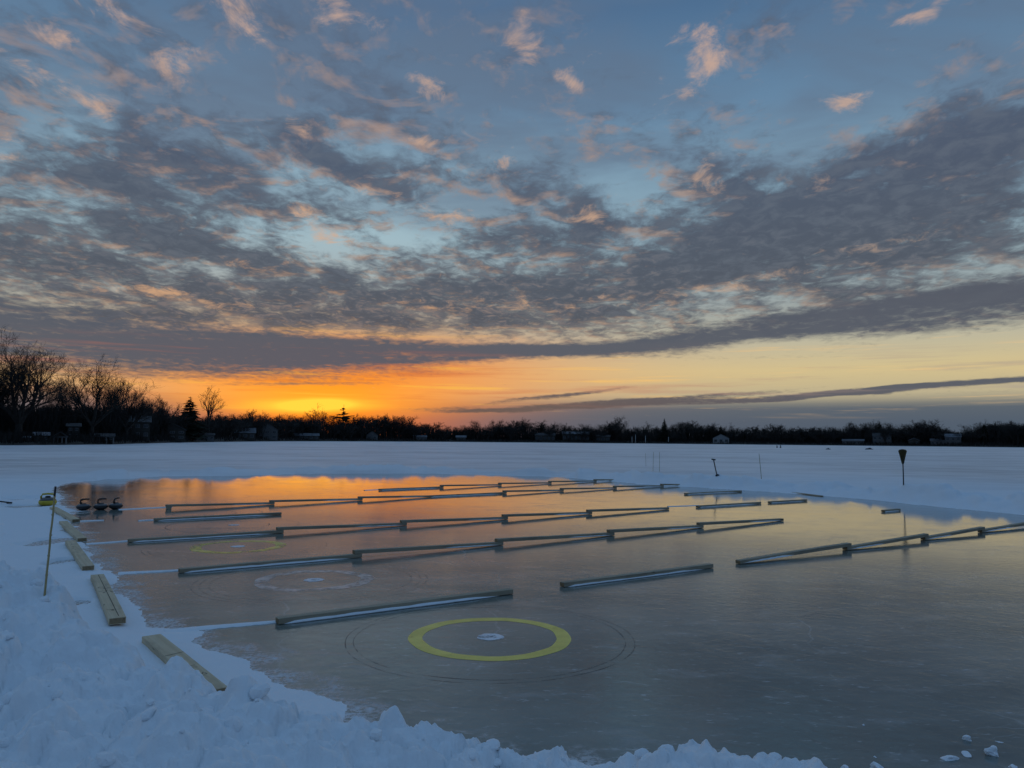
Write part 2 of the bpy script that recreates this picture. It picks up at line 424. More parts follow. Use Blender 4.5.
M['trim'] = simple('white_trim', (0.10, 0.10, 0.10), (0.14, 0.14, 0.14), 1, 0.7)
M['pole'] = simple('pale_pole', (0.40, 0.40, 0.40), (0.5, 0.5, 0.5), 1, 0.6)

# ------------------------------------------------------------------ object helpers
def mesh_obj(name, verts, faces, mat, parent=None, smooth=False):
    me = bpy.data.meshes.new(name)
    me.from_pydata([tuple(v) for v in verts], [], faces)
    me.update()
    if smooth:
        me.polygons.foreach_set('use_smooth', [True] * len(me.polygons))
    o = bpy.data.objects.new(name, me)
    COL.objects.link(o)
    if mat is not None: me.materials.append(M[mat] if isinstance(mat, str) else mat)
    if parent is not None: o.parent = parent
    return o

def bm_obj(name, bm, mat, parent=None, smooth=False):
    me = bpy.data.meshes.new(name)
    bm.normal_update()
    bm.to_mesh(me); bm.free()
    if smooth:
        me.polygons.foreach_set('use_smooth', [True] * len(me.polygons))
    o = bpy.data.objects.new(name, me)
    COL.objects.link(o)
    if mat is not None: me.materials.append(M[mat])
    if parent is not None: o.parent = parent
    return o

def thing(name, label, cat, loc=(0, 0, 0), rotz=0.0, group=None):
    o = bpy.data.objects.new(name, None)
    o.empty_display_size = 0.1
    COL.objects.link(o)
    o.location = loc
    o.rotation_euler = (0, 0, rotz)
    tag(o, label, cat, group)
    return o

def tag(o, label, cat, group=None):
    o['label'] = label; o['category'] = cat
    if group: o['group'] = group
    return o

def structure(o):
    o['kind'] = 'structure'
    return o

def add_box(bm, x0, x1, y0, y1, z0, z1, bev=0.0):
    r = bmesh.ops.create_cube(bm, size=1.0)
    for v in r['verts']:
        v.co = Vector(((x0 + x1) / 2 + v.co.x * (x1 - x0), (y0 + y1) / 2 + v.co.y * (y1 - y0), (z0 + z1) / 2 + v.co.z * (z1 - z0)))
    if bev:
        es = list({e for v in r['verts'] for e in v.link_edges})
        bmesh.ops.bevel(bm, geom=es, offset=bev, segments=2, affect='EDGES', profile=0.5)
    return r

def lathe(profile, n=28):
    vs_, fs = [], []
    for (r, z) in profile:
        for i in range(n):
            a = 2 * math.pi * i / n
            vs_.append((r * math.cos(a), r * math.sin(a), z))
    for k in range(len(profile) - 1):
        for i in range(n):
            j = (i + 1) % n
            fs.append((k * n + i, k * n + j, (k + 1) * n + j, (k + 1) * n + i))
    fs.append(tuple(range(n))[::-1])
    fs.append(tuple((len(profile) - 1) * n + i for i in range(n)))
    return vs_, fs

def tube(pts, radii, n=6, verts=None, faces=None, cap=True):
    """tapered tube along pts appended to verts/faces"""
    if verts is None: verts, faces = [], []
    b0 = len(verts)
    pts = [Vector(p) for p in pts]
    up = Vector((0.31, 0.17, 0.93))
    for k, p in enumerate(pts):
        d = (pts[min(k + 1, len(pts) - 1)] - pts[max(k - 1, 0)]).normalized()
        if abs(d.dot(up)) > 0.98: up = Vector((0.9, 0.3, 0.1))
        s = d.cross(up).normalized(); t = s.cross(d).normalized()
        for i in range(n):
            a = 2 * math.pi * i / n
            verts.append(p + (s * math.cos(a) + t * math.sin(a)) * radii[k])
    for k in range(len(pts) - 1):
        for i in range(n):
            j = (i + 1) % n
            faces.append((b0 + k * n + i, b0 + k * n + j, b0 + (k + 1) * n + j, b0 + (k + 1) * n + i))
    if cap:
        faces.append(tuple(b0 + i for i in range(n))[::-1])
        e = b0 + (len(pts) - 1) * n
        faces.append(tuple(e + i for i in range(n)))
    return verts, faces

# ------------------------------------------------------------------ numpy noise
def _hash(ix, iy, seed):
    h = (ix.astype(np.int64) * 374761393 + iy.astype(np.int64) * 668265263 + seed * 1442695041) & 0x7fffffff
    h = ((h ^ (h >> 13)) * 1274126177) & 0x7fffffff
    h = ((h ^ (h >> 16)) * 2246822519) & 0x7fffffff
    return (h ^ (h >> 15)) / float(0x7fffffff)

def vnoise(x, y, seed=0):
    ix, iy = np.floor(x), np.floor(y)
    fx, fy = x - ix, y - iy
    fx = fx * fx * fx * (fx * (fx * 6 - 15) + 10); fy = fy * fy * fy * (fy * (fy * 6 - 15) + 10)
    a = _hash(ix, iy, seed); b_ = _hash(ix + 1, iy, seed); c = _hash(ix, iy + 1, seed); d = _hash(ix + 1, iy + 1, seed)
    return (a * (1 - fx) + b_ * fx) * (1 - fy) + (c * (1 - fx) + d * fx) * fy

def fbm(x, y, oct=4, seed=0, gain=0.5):
    s, amp, tot = 0.0, 1.0, 0.0
    for k in range(oct):
        s = s + amp * (vnoise(x, y, seed + k) * 2 - 1); tot += amp
        x, y, amp = x * 2.03 + 11.3, y * 2.03 + 5.7, amp * gain
    return s / tot

def clods(x, y, cell, seed, fill=0.7):
    """rounded lumps, one per random cell: height 0..1"""
    u, v = x / cell, y / cell
    iu, iv = np.floor(u), np.floor(v)
    best = np.zeros_like(x)
    for ox in (-1, 0, 1):
        for oy in (-1, 0, 1):
            cx, cy = iu + ox, iv + oy
            jx = cx + _hash(cx, cy, seed); jy = cy + _hash(cx, cy, seed + 1)
            rr = 0.25 + 0.45 * _hash(cx, cy, seed + 2)
            on = _hash(cx, cy, seed + 3) < fill
            q = 1 - ((u - jx) ** 2 + (v - jy) ** 2) / rr ** 2
            best = np.maximum(best, np.where(on, np.maximum(q, 0) ** 0.36 * rr / 0.7 * (0.8 + 0.9 * ((u - jx) * (_hash(cx, cy, seed + 4) - 0.5) + (v - jy) * (_hash(cx, cy, seed + 5) - 0.5))), 0))
    return best

def sstep(x, a, b_):
    t = np.clip((x - a) / (b_ - a), 0, 1)
    return t * t * (3 - 2 * t)

def poly_sd(x, y, poly):
    """signed distance, positive inside"""
    d2 = np.full_like(x, 1e18); ins = np.zeros(x.shape, bool)
    n = len(poly)
    for i in range(n):
        ax, ay = poly[i]; bx, by = poly[(i + 1) % n]
        ex, ey = bx - ax, by - ay
        t = np.clip(((x - ax) * ex + (y - ay) * ey) / (ex * ex + ey * ey + 1e-12), 0, 1)
        d2 = np.minimum(d2, (x - ax - t * ex) ** 2 + (y - ay - t * ey) ** 2)
        cnd = (ay > y) != (by > y)
        with np.errstate(divide='ignore', invalid='ignore'):
            xi = ax + (y - ay) * ex / (ey if ey != 0 else 1e-12)
        ins ^= cnd & (x < xi)
    d = np.sqrt(d2)
    return np.where(ins, d, -d)

def line_d(x, y, pts):
    d2 = np.full_like(x, 1e18)
    for i in range(len(pts) - 1):
        ax, ay = pts[i]; bx, by = pts[i + 1]
        ex, ey = bx - ax, by - ay
        t = np.clip(((x - ax) * ex + (y - ay) * ey) / (ex * ex + ey * ey + 1e-12), 0, 1)
        d2 = np.minimum(d2, (x - ax - t * ex) ** 2 + (y - ay - t * ey) ** 2)
    return np.sqrt(d2)

# ------------------------------------------------------------------ the rink and the snow around it
ICE_PX = [(340, 706), (299, 693), (264, 678), (248, 658), (214, 651), (190, 641), (200, 632), (178, 629), (150, 626), (140, 618), (131, 604), (117, 588), (112, 578),
          (106, 572), (99, 560), (95, 553), (84, 545), (80, 534), (70, 526), (62, 518), (70, 514), (82, 511), (70, 508), (60, 504), (64, 497), (54, 491), (56, 486), (75, 482), (120, 478), (180, 476), (300, 474), (420, 473.5), (500, 475),
          (560, 477), (640, 484), (720, 489), (800, 494), (860, 499), (940, 507), (1024, 515)]
ice_poly = [(G(*q).x, G(*q).y) for q in ICE_PX]
FAR_EDGE = [(G(x, y).x, G(x, y).y) for x, y in [(150, 477), (300, 474), (420, 473.5), (500, 475), (560, 477), (640, 484), (720, 489), (800, 494), (860, 499), (940, 507), (1024, 515)]]
ice_poly += [(17.5, 16.5), (16, 8), (12, 3.2), (4, 3.0), (1.7, 3.3), (1.1, 3.55), (0.45, 3.72), (-0.05, 3.85), (-0.45, 4.1), (-0.9, 4.2)]
FAR_EDGE += [(17.5, 16.5), (24, 12)]
fl = FAR_EDGE[0]
bank_crest = [(a_, b_) for a_, b_ in [
    (1.75, 3.2), (1.30, 3.50), (0.85, 3.55), (0.42, 3.60), (0.15, 3.60), (-0.20, 3.70), (-0.65, 3.72), (-1.05, 3.70), (-1.40, 3.86), (-1.78, 4.15), (-2.12, 4.40), (-2.50, 4.70), (-3.05, 5.15), (-3.55, 5.50),
    (-4.35, 6.0), (-5.25, 7.2), (-6.15, 8.6), (-7.1, 10.0), (-8.3, 11.8), (-10.2, 14.4), (-12.2, 17.2), (-14.0, 18.6), (-19, 17), (-16, 8), (-12, 0), (-9, -6), (9, -6), (9, 2.4), (4, 2.8)]]
HOLES = [(24, 500, 20, 2.0), (27, 507, 26, 1.6), (52, 542, 17, 5.0), (60, 563, 9, 3.5), (70, 605, 16, 4.0)]
holes_w = []
for hx, hy, rx, ry in HOLES:
    c = G(hx, hy); e1 = G(hx + rx, hy); e2 = G(hx, hy + ry)
    holes_w.append((c.x, c.y, (e1 - c).length, (e2 - c).length))

def snow_h(x, y):
    x = np.asarray(x, float); y = np.asarray(y, float)
    r = np.hypot(x, y)
    rag = 0.10 * fbm(x * 1.7, y * 1.7, 3, 3) + 0.07 * fbm(x * 6, y * 6, 3, 9) + 0.02 * fbm(x * 24, y * 24, 2, 15)
    s = -poly_sd(x, y, ice_poly) + rag * np.clip(r / 7, 0.6, 2.0)           # >0 on snow
    h = np.where(s > 0, 0.030 * sstep(s, 0.0, 0.45), np.maximum(s * 0.35, -0.08))
    h = h + np.where(s > 0, sstep(s, 0, 0.8) * (0.018 * fbm(x * 1.1, y * 1.1, 4, 21) + 0.010), 0)
    for cx, cy, rx, ry in holes_w:
        q = ((x - cx) / rx) ** 2 + ((y - cy) / ry) ** 2
        q = q + 0.7 * fbm(x * 4, y * 4, 3, 33)
        h = np.where(q < 1.6, np.minimum(h, -0.03 + 0.075 * sstep(q, 0.4, 1.6)), h)
    # shovelled bank in front and along the left
    bs = poly_sd(x, y, bank_crest) + 0.07 * fbm(x * 2.2, y * 2.2, 3, 41) + 0.035 * fbm(x * 9, y * 9, 2, 47)
    top = 0.30 + 0.30 * np.exp(-(((x + 3.5) / 0.9) ** 2 + ((y - 5.1) / 0.8) ** 2)) - 0.15 * sstep(x, -1.7, 0.3) + 0.10 * sstep(-x, 2.0, 5.0) + 0.07 * np.exp(-(((x + 0.15) / 0.13) ** 2 + ((y - 3.5) / 0.2) ** 2))
    far_left = sstep(r, 9, 20)
    bm_ = sstep(bs, -0.34, 0.10 + 0.5 * far_left)
    wgt = sstep(bs, -0.34, -0.05)
    lump = 0.13 * clods(x + 0.05 * fbm(x * 8, y * 8, 2, 91), y, 0.42, 51) + 0.055 * clods(x, y + 0.03 * fbm(x * 14, y * 14, 2, 93), 0.19, 57) + 0.022 * clods(x + 0.02 * fbm(x * 20, y * 20, 2, 92), y, 0.10, 63) + 0.008 * clods(x, y, 0.045, 69)
    rid = lambda f_, sd_: 1 - np.abs(fbm(x * f_, y * f_, 3, sd_)) * 2.2
    lump = lump * 0.75 + 0.060 * rid(2.6, 101) + 0.026 * rid(6.5, 105) + 0.011 * rid(17, 109) - 0.06
    lump = lump + 0.06 * fbm(x * 1.6, y * 1.6, 4, 71) + 0.022 * fbm(x * 9, y * 9, 4, 77, 0.5)
    h = h + bm_ * top + wgt * (lump * 1.2 - 0.045) * np.where(bs > -0.34, 1, 0)
    # ploughed ridge along the far and right-hand side
    fd = line_d(x, y, FAR_EDGE)
    out = sstep(s, 0.0, 0.3)
    amp = 0.33 + 0.20 * fbm(x * 0.35, y * 0.35, 3, 81) + 0.10 * fbm(x * 1.1, y * 1.1, 3, 83)
    ridge = np.where(fd < 1.0, np.exp(-((fd - 1.0) / 0.5) ** 2), np.exp(-((fd - 1.0) / 1.3) ** 2)) * out
    h = h + ridge * (amp + 0.18 * clods(x, y, 1.7, 85) + 0.16 * clods(x + 0.2 * fbm(x, y, 2, 88), y, 0.8, 86) + 0.13 * clods(x, y + 0.1 * fbm(x * 3, y * 3, 2, 89), 0.45, 84) + 0.07 * fbm(x * 2.2, y * 2.2, 3, 87) - 0.14)
    # the open lake
    lake = sstep(r, 20, 45)
    h = h + lake * (0.02 * fbm(x * 0.12, y * 0.3, 3, 95) + 0.02)
    left_rough = np.exp(-(((x + 13) / 5) ** 2 + ((y - 23) / 4) ** 2))
    h = h + np.where(s > 0.1, left_rough * sstep(s, 0.1, 0.8) * (0.10 + 0.08 * fbm(x * 0.9, y * 0.9, 4, 97)), 0)
    return h

def build_snow():
    front = np.radians(np.linspace(-47, 47, 760))
    back = np.radians(np.linspace(47, 313, 90))[1:-1]
    az = np.concatenate([front, back])
    rr = np.concatenate([np.linspace(0.02, 1.6, 14), np.geomspace(1.62, 30, 640), np.geomspace(30.5, 6000, 110)])
    A, RR = np.meshgrid(az, rr)
    X, Y = np.sin(A) * RR, np.cos(A) * RR
    Z = snow_h(X.ravel(), Y.ravel())
    na, nr = len(az), len(rr)
    co = np.stack([X.ravel(), Y.ravel(), Z], 1).astype(np.float32)
    i, j = np.meshgrid(np.arange(nr - 1), np.arange(na), indexing='ij')
    j2 = (j + 1) % na
    q = np.stack([i * na + j, (i + 1) * na + j, (i + 1) * na + j2, i * na + j2], -1).reshape(-1, 4)[:, ::-1].astype(np.int32)
    me = bpy.data.meshes.new('snow_field')
    me.vertices.add(len(co)); me.vertices.foreach_set('co', co.ravel())
    me.loops.add(q.size); me.loops.foreach_set('vertex_index', q.ravel())
    me.polygons.add(len(q))
    me.polygons.foreach_set('loop_start', np.arange(0, q.size, 4, dtype=np.int32))
    me.polygons.foreach_set('use_smooth', np.ones(len(q), bool))
    me.update(calc_edges=True)
    me.validate()
    o = bpy.data.objects.new('snow_field', me)
    COL.objects.link(o)
    me.materials.append(M['snow'])
    structure(o)
build_snow()

def build_ice():
    gx, gy = np.arange(-20, 20.01, 0.125), np.arange(1.5, 40.01, 0.125)
    X, Y = np.meshgrid(gx, gy)
    nx, ny = len(gx), len(gy)
    ed = poly_sd(X.ravel(), Y.ravel(), ice_poly)
    co = np.stack([X.ravel(), Y.ravel(), np.zeros(nx * ny)], 1).astype(np.float32)
    j, i = np.meshgrid(np.arange(ny - 1), np.arange(nx - 1), indexing='ij')
    q = np.stack([j * nx + i, j * nx + i + 1, (j + 1) * nx + i + 1, (j + 1) * nx + i], -1).reshape(-1, 4).astype(np.int32)
    me = bpy.data.meshes.new('ice_rink')
    me.vertices.add(len(co)); me.vertices.foreach_set('co', co.ravel())
    me.loops.add(q.size); me.loops.foreach_set('vertex_index', q.ravel())
    me.polygons.add(len(q)); me.polygons.foreach_set('loop_start', np.arange(0, q.size, 4, dtype=np.int32))
    me.update(calc_edges=True); me.validate()
    at = me.attributes.new('shore', 'FLOAT', 'POINT')
    at.data.foreach_set('value', ed.astype(np.float32))
    me.materials.append(M['ice'])
    o = bpy.data.objects.new('ice_rink', me)
    COL.objects.link(o)
    structure(o)
build_ice()

def hz(x, y):
    return float(snow_h(np.array([x]), np.array([y]))[0])

def on_snow(px, py):
    d = ray(px, py)
    ts = np.geomspace(2.0, 400, 4000)
    xs, ys, zs = d.x * ts, d.y * ts, CAM_H + d.z * ts
    hh = np.maximum(snow_h(xs, ys), 0)
    k = int(np.argmax(zs < hh))
    return Vector((xs[k], ys[k], hh[k]))

# thin lines of blown snow that lead from the edge to each row of curbs
def snow_streak(p0, p1, w0, w1, seed):
    rnd = random.Random(seed)
    n = 26
    d = (p1 - p0); L = d.length; d.normalize(); s = Vector((-d.y, d.x, 0))
    vs_, fs = [], []
    for i in range(n + 1):
        t = i / n
        w = (w0 + (w1 - w0) * t ** 0.6) * (0.75 + 0.5 * rnd.random())
        off = s * (0.03 * math.sin(t * 3.0 + seed) * (1 - t))
        c = p0 + d * L * t + off
        for q, z in ((-1, -0.004), (-0.45, 0.012), (0.3, 0.015), (1, -0.004)):
            vs_.append(c + s * (w * 0.5 * q) + Vector((0, 0, z)))
    for i in range(n):
        for k in range(3):
            fs.append((i * 4 + k, i * 4 + k + 1, i * 4 + 5 + k, i * 4 + 4 + k))
    o = mesh_obj('snow_streak', vs_, fs, 'snow', smooth=True)
    structure(o)
    return o
for k, (x0, y0, x1, y1, w0, w1) in enumerate([(165, 632, 279, 622, 0.22, 0.06), (118, 574, 181, 570.5, 0.20, 0.05), (86, 544.5, 130, 541, 0.12, 0.05), (118, 509.8, 172, 507, 0.22, 0.05),
                                              (72, 521.5, 104, 520.5, 0.20, 0.05), (138, 520.8, 156, 520, 0.08, 0.04), (364, 490.4, 381, 489.6, 0.08, 0.04), (668, 506.8, 699, 505.5, 0.05, 0.05)]):
    snow_streak(G(x0, y0), G(x1, y1), w0, w1, k)

# ------------------------------------------------------------------ curb beams between the sheets
BT = 0.048                                            # beam thickness

def beam_mesh(L, w, t, seed, warp=0.004):
    rnd = random.Random(seed)
    bm = bmesh.new()
    add_box(bm, 0, L, -w / 2, w / 2, 0, t, 0.004)
    for e in list(bm.edges):
        pass
    # a slight bow and twist, and nicked arrises
    bow, tw = rnd.uniform(-warp, warp), rnd.uniform(-0.01, 0.01)
    es = [e for e in bm.edges if abs(e.verts[0].co.x - e.verts[1].co.x) > L * 0.5]
    bmesh.ops.subdivide_edges(bm, edges=es, cuts=14)
    for v in bm.verts:
        u = v.co.x / L
        v.co.y += bow * math.sin(math.pi * u) + rnd.uniform(-0.0012, 0.0012) + tw * (v.co.z - t / 2) * u
    return bm

ROWS = []
def row_beam(line, xa, xb, za, zb, label, cat='beam', group=None, crust=True, seed=0):
    (lx0, ly0), (lx1, ly1) = line
    ya = ly0 + (ly1 - ly0) * (xa - lx0) / (lx1 - lx0)
    yb = ly0 + (ly1 - ly0) * (xb - lx0) / (lx1 - lx0)
    p0, p1 = G(xa, ya), G(xb, yb)
    p0.z = za + 0.004; p1.z = zb + 0.004
    d = p1 - p0; L = d.length
    # overlap: a raised end lies on the neighbour's end
    if za > 0: p0 = p0 - d.normalized() * 0.11; 
    if zb > 0: p1 = p1 + d.normalized() * 0.11
    d = p1 - p0; L = d.length
    o = thing('curb_beam', label, 'beam', p0, 0, group)
    o.rotation_euler = Vector((d.x, d.y, d.z)).to_track_quat('X', 'Z').to_euler()
    bm_obj('timber', beam_mesh(L, 0.085, BT, seed, 0.012), 'beam', o)
    bm = bmesh.new(); add_box(bm, -0.0035, -0.0005, -0.036, 0.036, 0.006, BT - 0.006)
    bm_obj('end_grain', bm, 'endgrain', o)
    if crust:
        # snow frozen against the near side of the beam, thinning out towards one end
        rnd = random.Random(seed + 500)
        n = 24
        if za == 0 and zb == 0: ta, tb, full = 0.02, 0.93, 1.0
        elif za > 0: ta, tb, full = 0.55, 0.98, 0.8
        else: ta, tb, full = 0.02, 0.45, 0.8
        vs_, fs = [], []
        for i in range(n + 1):
            u = i / n; t = ta + (tb - ta) * u
            prof = full * min(1, u * 25) * min(1, (1 - u) * 7.0) if (za == 0 and zb == 0) else full * min(1, min(u, 1 - u) * 5)
            hgt = 0.026 * prof * (0.75 + 0.3 * rnd.random()) + 0.002
            dep = 0.024 * prof * (0.8 + 0.4 * rnd.random()) + 0.001
            y = -0.0425 - 0.0015 - 0.012 * math.sin(math.pi * t) * 0
            zlo = -0.002 if (za == 0 and zb == 0) else 0.006
            vs_ += [(t * L, y + 0.022, zlo), (t * L, y - dep, zlo + 0.002), (t * L, y - dep * 0.75, zlo + hgt * 0.45), (t * L, y + 0.022, zlo + hgt)]
        for i in range(n):
            for k in range(3):
                fs.append((i * 4 + k, i * 4 + 4 + k, i * 4 + 5 + k, i * 4 + k + 1))
        mesh_obj('snow_crust', vs_, fs, 'snow', o, smooth=True)
    ROWS.append(o)
    return o, L

A = ((277, 624), (1024, 527)); B = ((179, 573), (781, 521)); C = ((128, 542.5), (668, 509.5)); Dl = ((154, 521), (741, 492)); El = ((171, 509), (688, 485.5)); Fl = ((379, 490.5), (628, 480.5))
H = BT + 0.002
flat, rl, rr_ = (0, 0), (H, 0), (0, H)
BEAMS = [
    (A, 277, 511, flat, 'long snow-edged wooden beam nearest the big yellow ring, left of it and behind'),
    (A, 562, 711, flat, 'single snow-edged wooden beam lying alone on the ice, right of the yellow ring'),
    (A, 738, 845, rr_, 'first beam of the overlapping row at the right, its low end nearest the camera'),
    (A, 845, 923, rr_, 'second beam of the overlapping row at the right edge'),
    (A, 923, 980, rr_, 'third beam of the overlapping row at the right edge'),
    (A, 980, 1046, rr_, 'last beam of the right-hand overlapping row, cut off by the frame'),
    (B, 179, 361, flat, 'wooden beam between the frosty white ring and the worn yellow ring'),
    (B, 361, 502, rl, 'raised beam starting right behind the frosty ring, first of four overlapping'),
    (B, 502, 613, rl, 'second overlapping beam of the row that ends mid-rink on the right'),
    (B, 613, 702, rl, 'third overlapping beam of the row that ends mid-rink on the right'),
    (B, 702, 782, rl, 'last raised beam at the right end of the mid-rink row'),
    (B, 883, 899, flat, 'stub of a beam frozen in snow below the upturned broom'),
    (C, 128, 283, flat, 'beam just behind the worn yellow ring, its left end by the snow edge'),
    (C, 283, 406, rl, 'raised beam beginning in the orange reflection behind the worn yellow ring'),
    (C, 406, 507, rl, 'second raised beam of the row crossing the orange reflection'),
    (C, 507, 591, rl, 'third raised beam of the row crossing the orange reflection'),
    (C, 591, 668, rl, 'fourth and last raised beam of the row crossing the orange reflection'),
    (C, 697, 760, flat, 'snow-dusted beam on the ice below the thin stake on the far bank'),
    (C, 769, 806, flat, 'short dark beam end beside the far bank, below the thin stake'),
    (Dl, 154, 281, flat, 'lone beam right of the black curling stones, lying in front of the long row'),
    (Dl, 685, 741, flat, 'lone far beam below the leaning dark tool at the far bank'),
    (El, 171, 274, rl, 'first beam of the longest far row, starting right of the curling stones'),
    (El, 274, 362, rl, 'second beam of the longest far row, in the brightest orange reflection'),
    (El, 362, 428, rl, 'third beam of the longest far row'),
    (El, 428, 506, flat, 'fourth beam of the longest far row, lying flat with snow on its side'),
    (El, 506, 563, rl, 'fifth beam of the longest far row'),
    (El, 563, 616, rl, 'sixth beam of the longest far row'),
    (El, 616, 663, rl, 'seventh beam of the longest far row'),
    (El, 663, 689, rl, 'short eighth beam at the right end of the longest far row'),
    (Fl, 379, 443, flat, 'first flat beam of the farthest row near the far bank'),
    (Fl, 443, 501, rl, 'second beam of the farthest row near the far bank'),
    (Fl, 501, 551, rl, 'third beam of the farthest row near the far bank'),
    (Fl, 551, 596, rl, 'fourth beam of the farthest row near the far bank'),
    (Fl, 596, 629, rl, 'last beam of the farthest row, touching the far bank'),
]
for k, (ln, xa, xb, (za, zb), lab) in enumerate(BEAMS):
    o, L = row_beam(ln, xa, xb, za, zb, lab, group='curb beams laid out between the curling sheets', seed=k)
    if (ln, xa) == (El, 171):                        # this raised end rests on an offcut of its own
        bm = bmesh.new(); add_box(bm, 0.01, 0.11, -0.05, 0.05, -BT - 0.004, -0.001, 0.003); bm_obj('support_block', bm, 'beam', o)

# plank half buried at the foot of the right bank
def plank(name, label, p0, p1, w, t, mat, marks=(), seed=0, cat='board'):
    d = p1 - p0; L = d.length
    o = thing(name, label, cat, p0)
    o.rotation_euler = d.to_track_quat('X', 'Z').to_euler()
    bm_obj('timber', beam_mesh(L, w, t, seed), mat, o)
    for x in (-0.0030, L + 0.0005):
        bm = bmesh.new(); add_box(bm, x, x + 0.0025, -w / 2 + 0.006, w / 2 - 0.006, 0.006, t - 0.006)
        bm_obj('end_grain', bm, 'endgrain', o)
    for (mx0, my0, mx1, my1, mw) in marks:
        a, b_ = Vector((mx0 * L, my0 * w, 0)), Vector((mx1 * L, my1 * w, 0))
        dd = b_ - a; s = Vector((-dd.y, dd.x, 0)).normalized() * mw / 2
        mesh_obj('mark', [a - s + Vector((0, 0, t + .0012)), b_ - s + Vector((0, 0, t + .0012)), b_ + s + Vector((0, 0, t + .0012)), a + s + Vector((0, 0, t + .0012))], [(0, 1, 2, 3)], 'ink', o)
    return o
pa, pb = G(781, 491.5), G(822, 496.5)
pa.z = pb.z = -0.032
plank('bank_plank', 'thin plank at the foot of the right snow bank, half covered', pa, pb, 0.10, 0.06, 'beam', seed=70)

# boards along the left edge of the rink
rm = random.Random(4)
def scrib(x0, x1, n):
    out = []
    for _ in range(n):
        x = rm.uniform(x0, x1); y = rm.uniform(-0.3, 0.3); a = rm.uniform(0, 6.28)
        out.append((x, y, x + 0.022 * math.cos(a), y + 0.35 * math.sin(a), 0.006))
    return out
EDGE = [
    ((53, 510.5), (76, 522), 'farthest pale board at the left rink edge, beside the black curling stones', 0.13, ()),
    ((63, 524.5), (82, 541.5), 'second farthest pale board along the left rink edge', 0.13, ()),
    ((70, 545.5), (88, 572), 'third pale board along the left rink edge, lying on snow', 0.13, scrib(0.25, 0.55, 6)),
    ((97, 580.5), (117, 629), 'pale board with dark scribbles and a long crack at the left rink edge', 0.13, [(0.02, 0.05, 0.98, 0.10, 0.006), (0.85, -0.42, 0.86, 0.45, 0.006)] + scrib(0.22, 0.5, 16)),
    ((151, 646), (216, 703), 'nearest pale board, its near end buried behind the foreground snow bank', 0.135, [(0.42, -0.48, 0.40, 0.48, 0.008)] + scrib(0.55, 0.85, 8)),
]
for k, (q0, q1, lab, w, mk) in enumerate(EDGE):
    p0, p1 = G(*q0), G(*q1)
    p0.z = max(hz(p0.x, p0.y), 0) - 0.004; p1.z = max(hz(p1.x, p1.y), 0) + (0.018 if k == 3 else 0.0)
    p1.z = min(p1.z, 0.08)
    plank('edge_board', lab, p0, p1, w, 0.055, 'edge_beam', mk, 90 + k)

# ------------------------------------------------------------------ rings on the ice
def annulus(name, r0, r1, z, mat, parent, n=96, wob=0.0, seed=0):
    rnd = random.Random(seed)
    vs_, fs = [], []
    ph = [rnd.uniform(0, 6.28) for _ in range(3)]
    for i in range(n):
        a = 2 * math.pi * i / n
        w = wob * (math.sin(3 * a + ph[0]) + math.sin(7 * a + ph[1]) * 0.6 + math.sin(13 * a + ph[2]) * 0.4)
        for r in (r0 + w, r1 + w * 0.8):
            vs_.append((r * math.cos(a), r * math.sin(a), z))
    for i in range(n):
        j = (i + 1) % n
        fs.append((2 * i, 2 * i + 1, 2 * j + 1, 2 * j))
    return mesh_obj(name, vs_, fs, mat, parent)

def disc(name, r, z, mat, parent, seed=0, n=30):
    rnd = random.Random(seed)
    vs_ = [(0, 0, z + 0.004)]
    for i in range(n):
        a = 2 * math.pi * i / n
        q = r * (1 + rnd.uniform(-0.09, 0.09))
        vs_.append((q * math.cos(a), q * math.sin(a), z))
    return mesh_obj(name, vs_, [(0, 1 + i, 1 + (i + 1) % n) for i in range(n)], mat, parent, smooth=True)

HOUSES_ON_ICE = [
    ((490.5, 637), 'bright yellow target ring with white centre spot nearest the camera', 'ring_yellow', (0.545, 0.662), (1.09, 1.16), 0.105),
    ((314, 580), 'frosty whitish target ring behind the nearest beam, in warm reflection', 'ring_frost', (0.50, 0.66), (1.10, 1.20), 0.11),
    ((238, 546.5), 'worn faint yellow target ring at left between two beams', 'ring_worn', (0.52, 0.68), (1.10, 1.20), 0.10),
    ((234, 525), 'faint scribed target circle in front of the lone far beam', None, None, (0.62, 1.15), 0.10),
    ((205, 513.5), 'faintest scribed target circle behind the lone far beam', None, None, (0.62, 1.15), 0.0),
]
for k, ((cx, cy), lab, mt, rr2, gr, br) in enumerate(HOUSES_ON_ICE):
    o = thing('target_ring', lab, 'ring', G(cx, cy), 0, 'target rings marked on the ice')
    if mt: annulus('painted_band', rr2[0], rr2[1], 0.0012, mt, o, wob=0.006 if k == 0 else 0.014, seed=k)
    for q, g_ in enumerate(gr):
        annulus('scribed_line', g_, g_ + (0.006 if k < 3 else 0.016), 0.0012, 'groove', o, wob=0.004, seed=10 * k + q)
    if k in (1, 2): annulus('scribed_line', 1.28, 1.286, 0.0012, 'groove', o, wob=0.006, seed=10 * k + 7)
    if br: disc('centre_spot', br, 0.002, 'button', o, k)

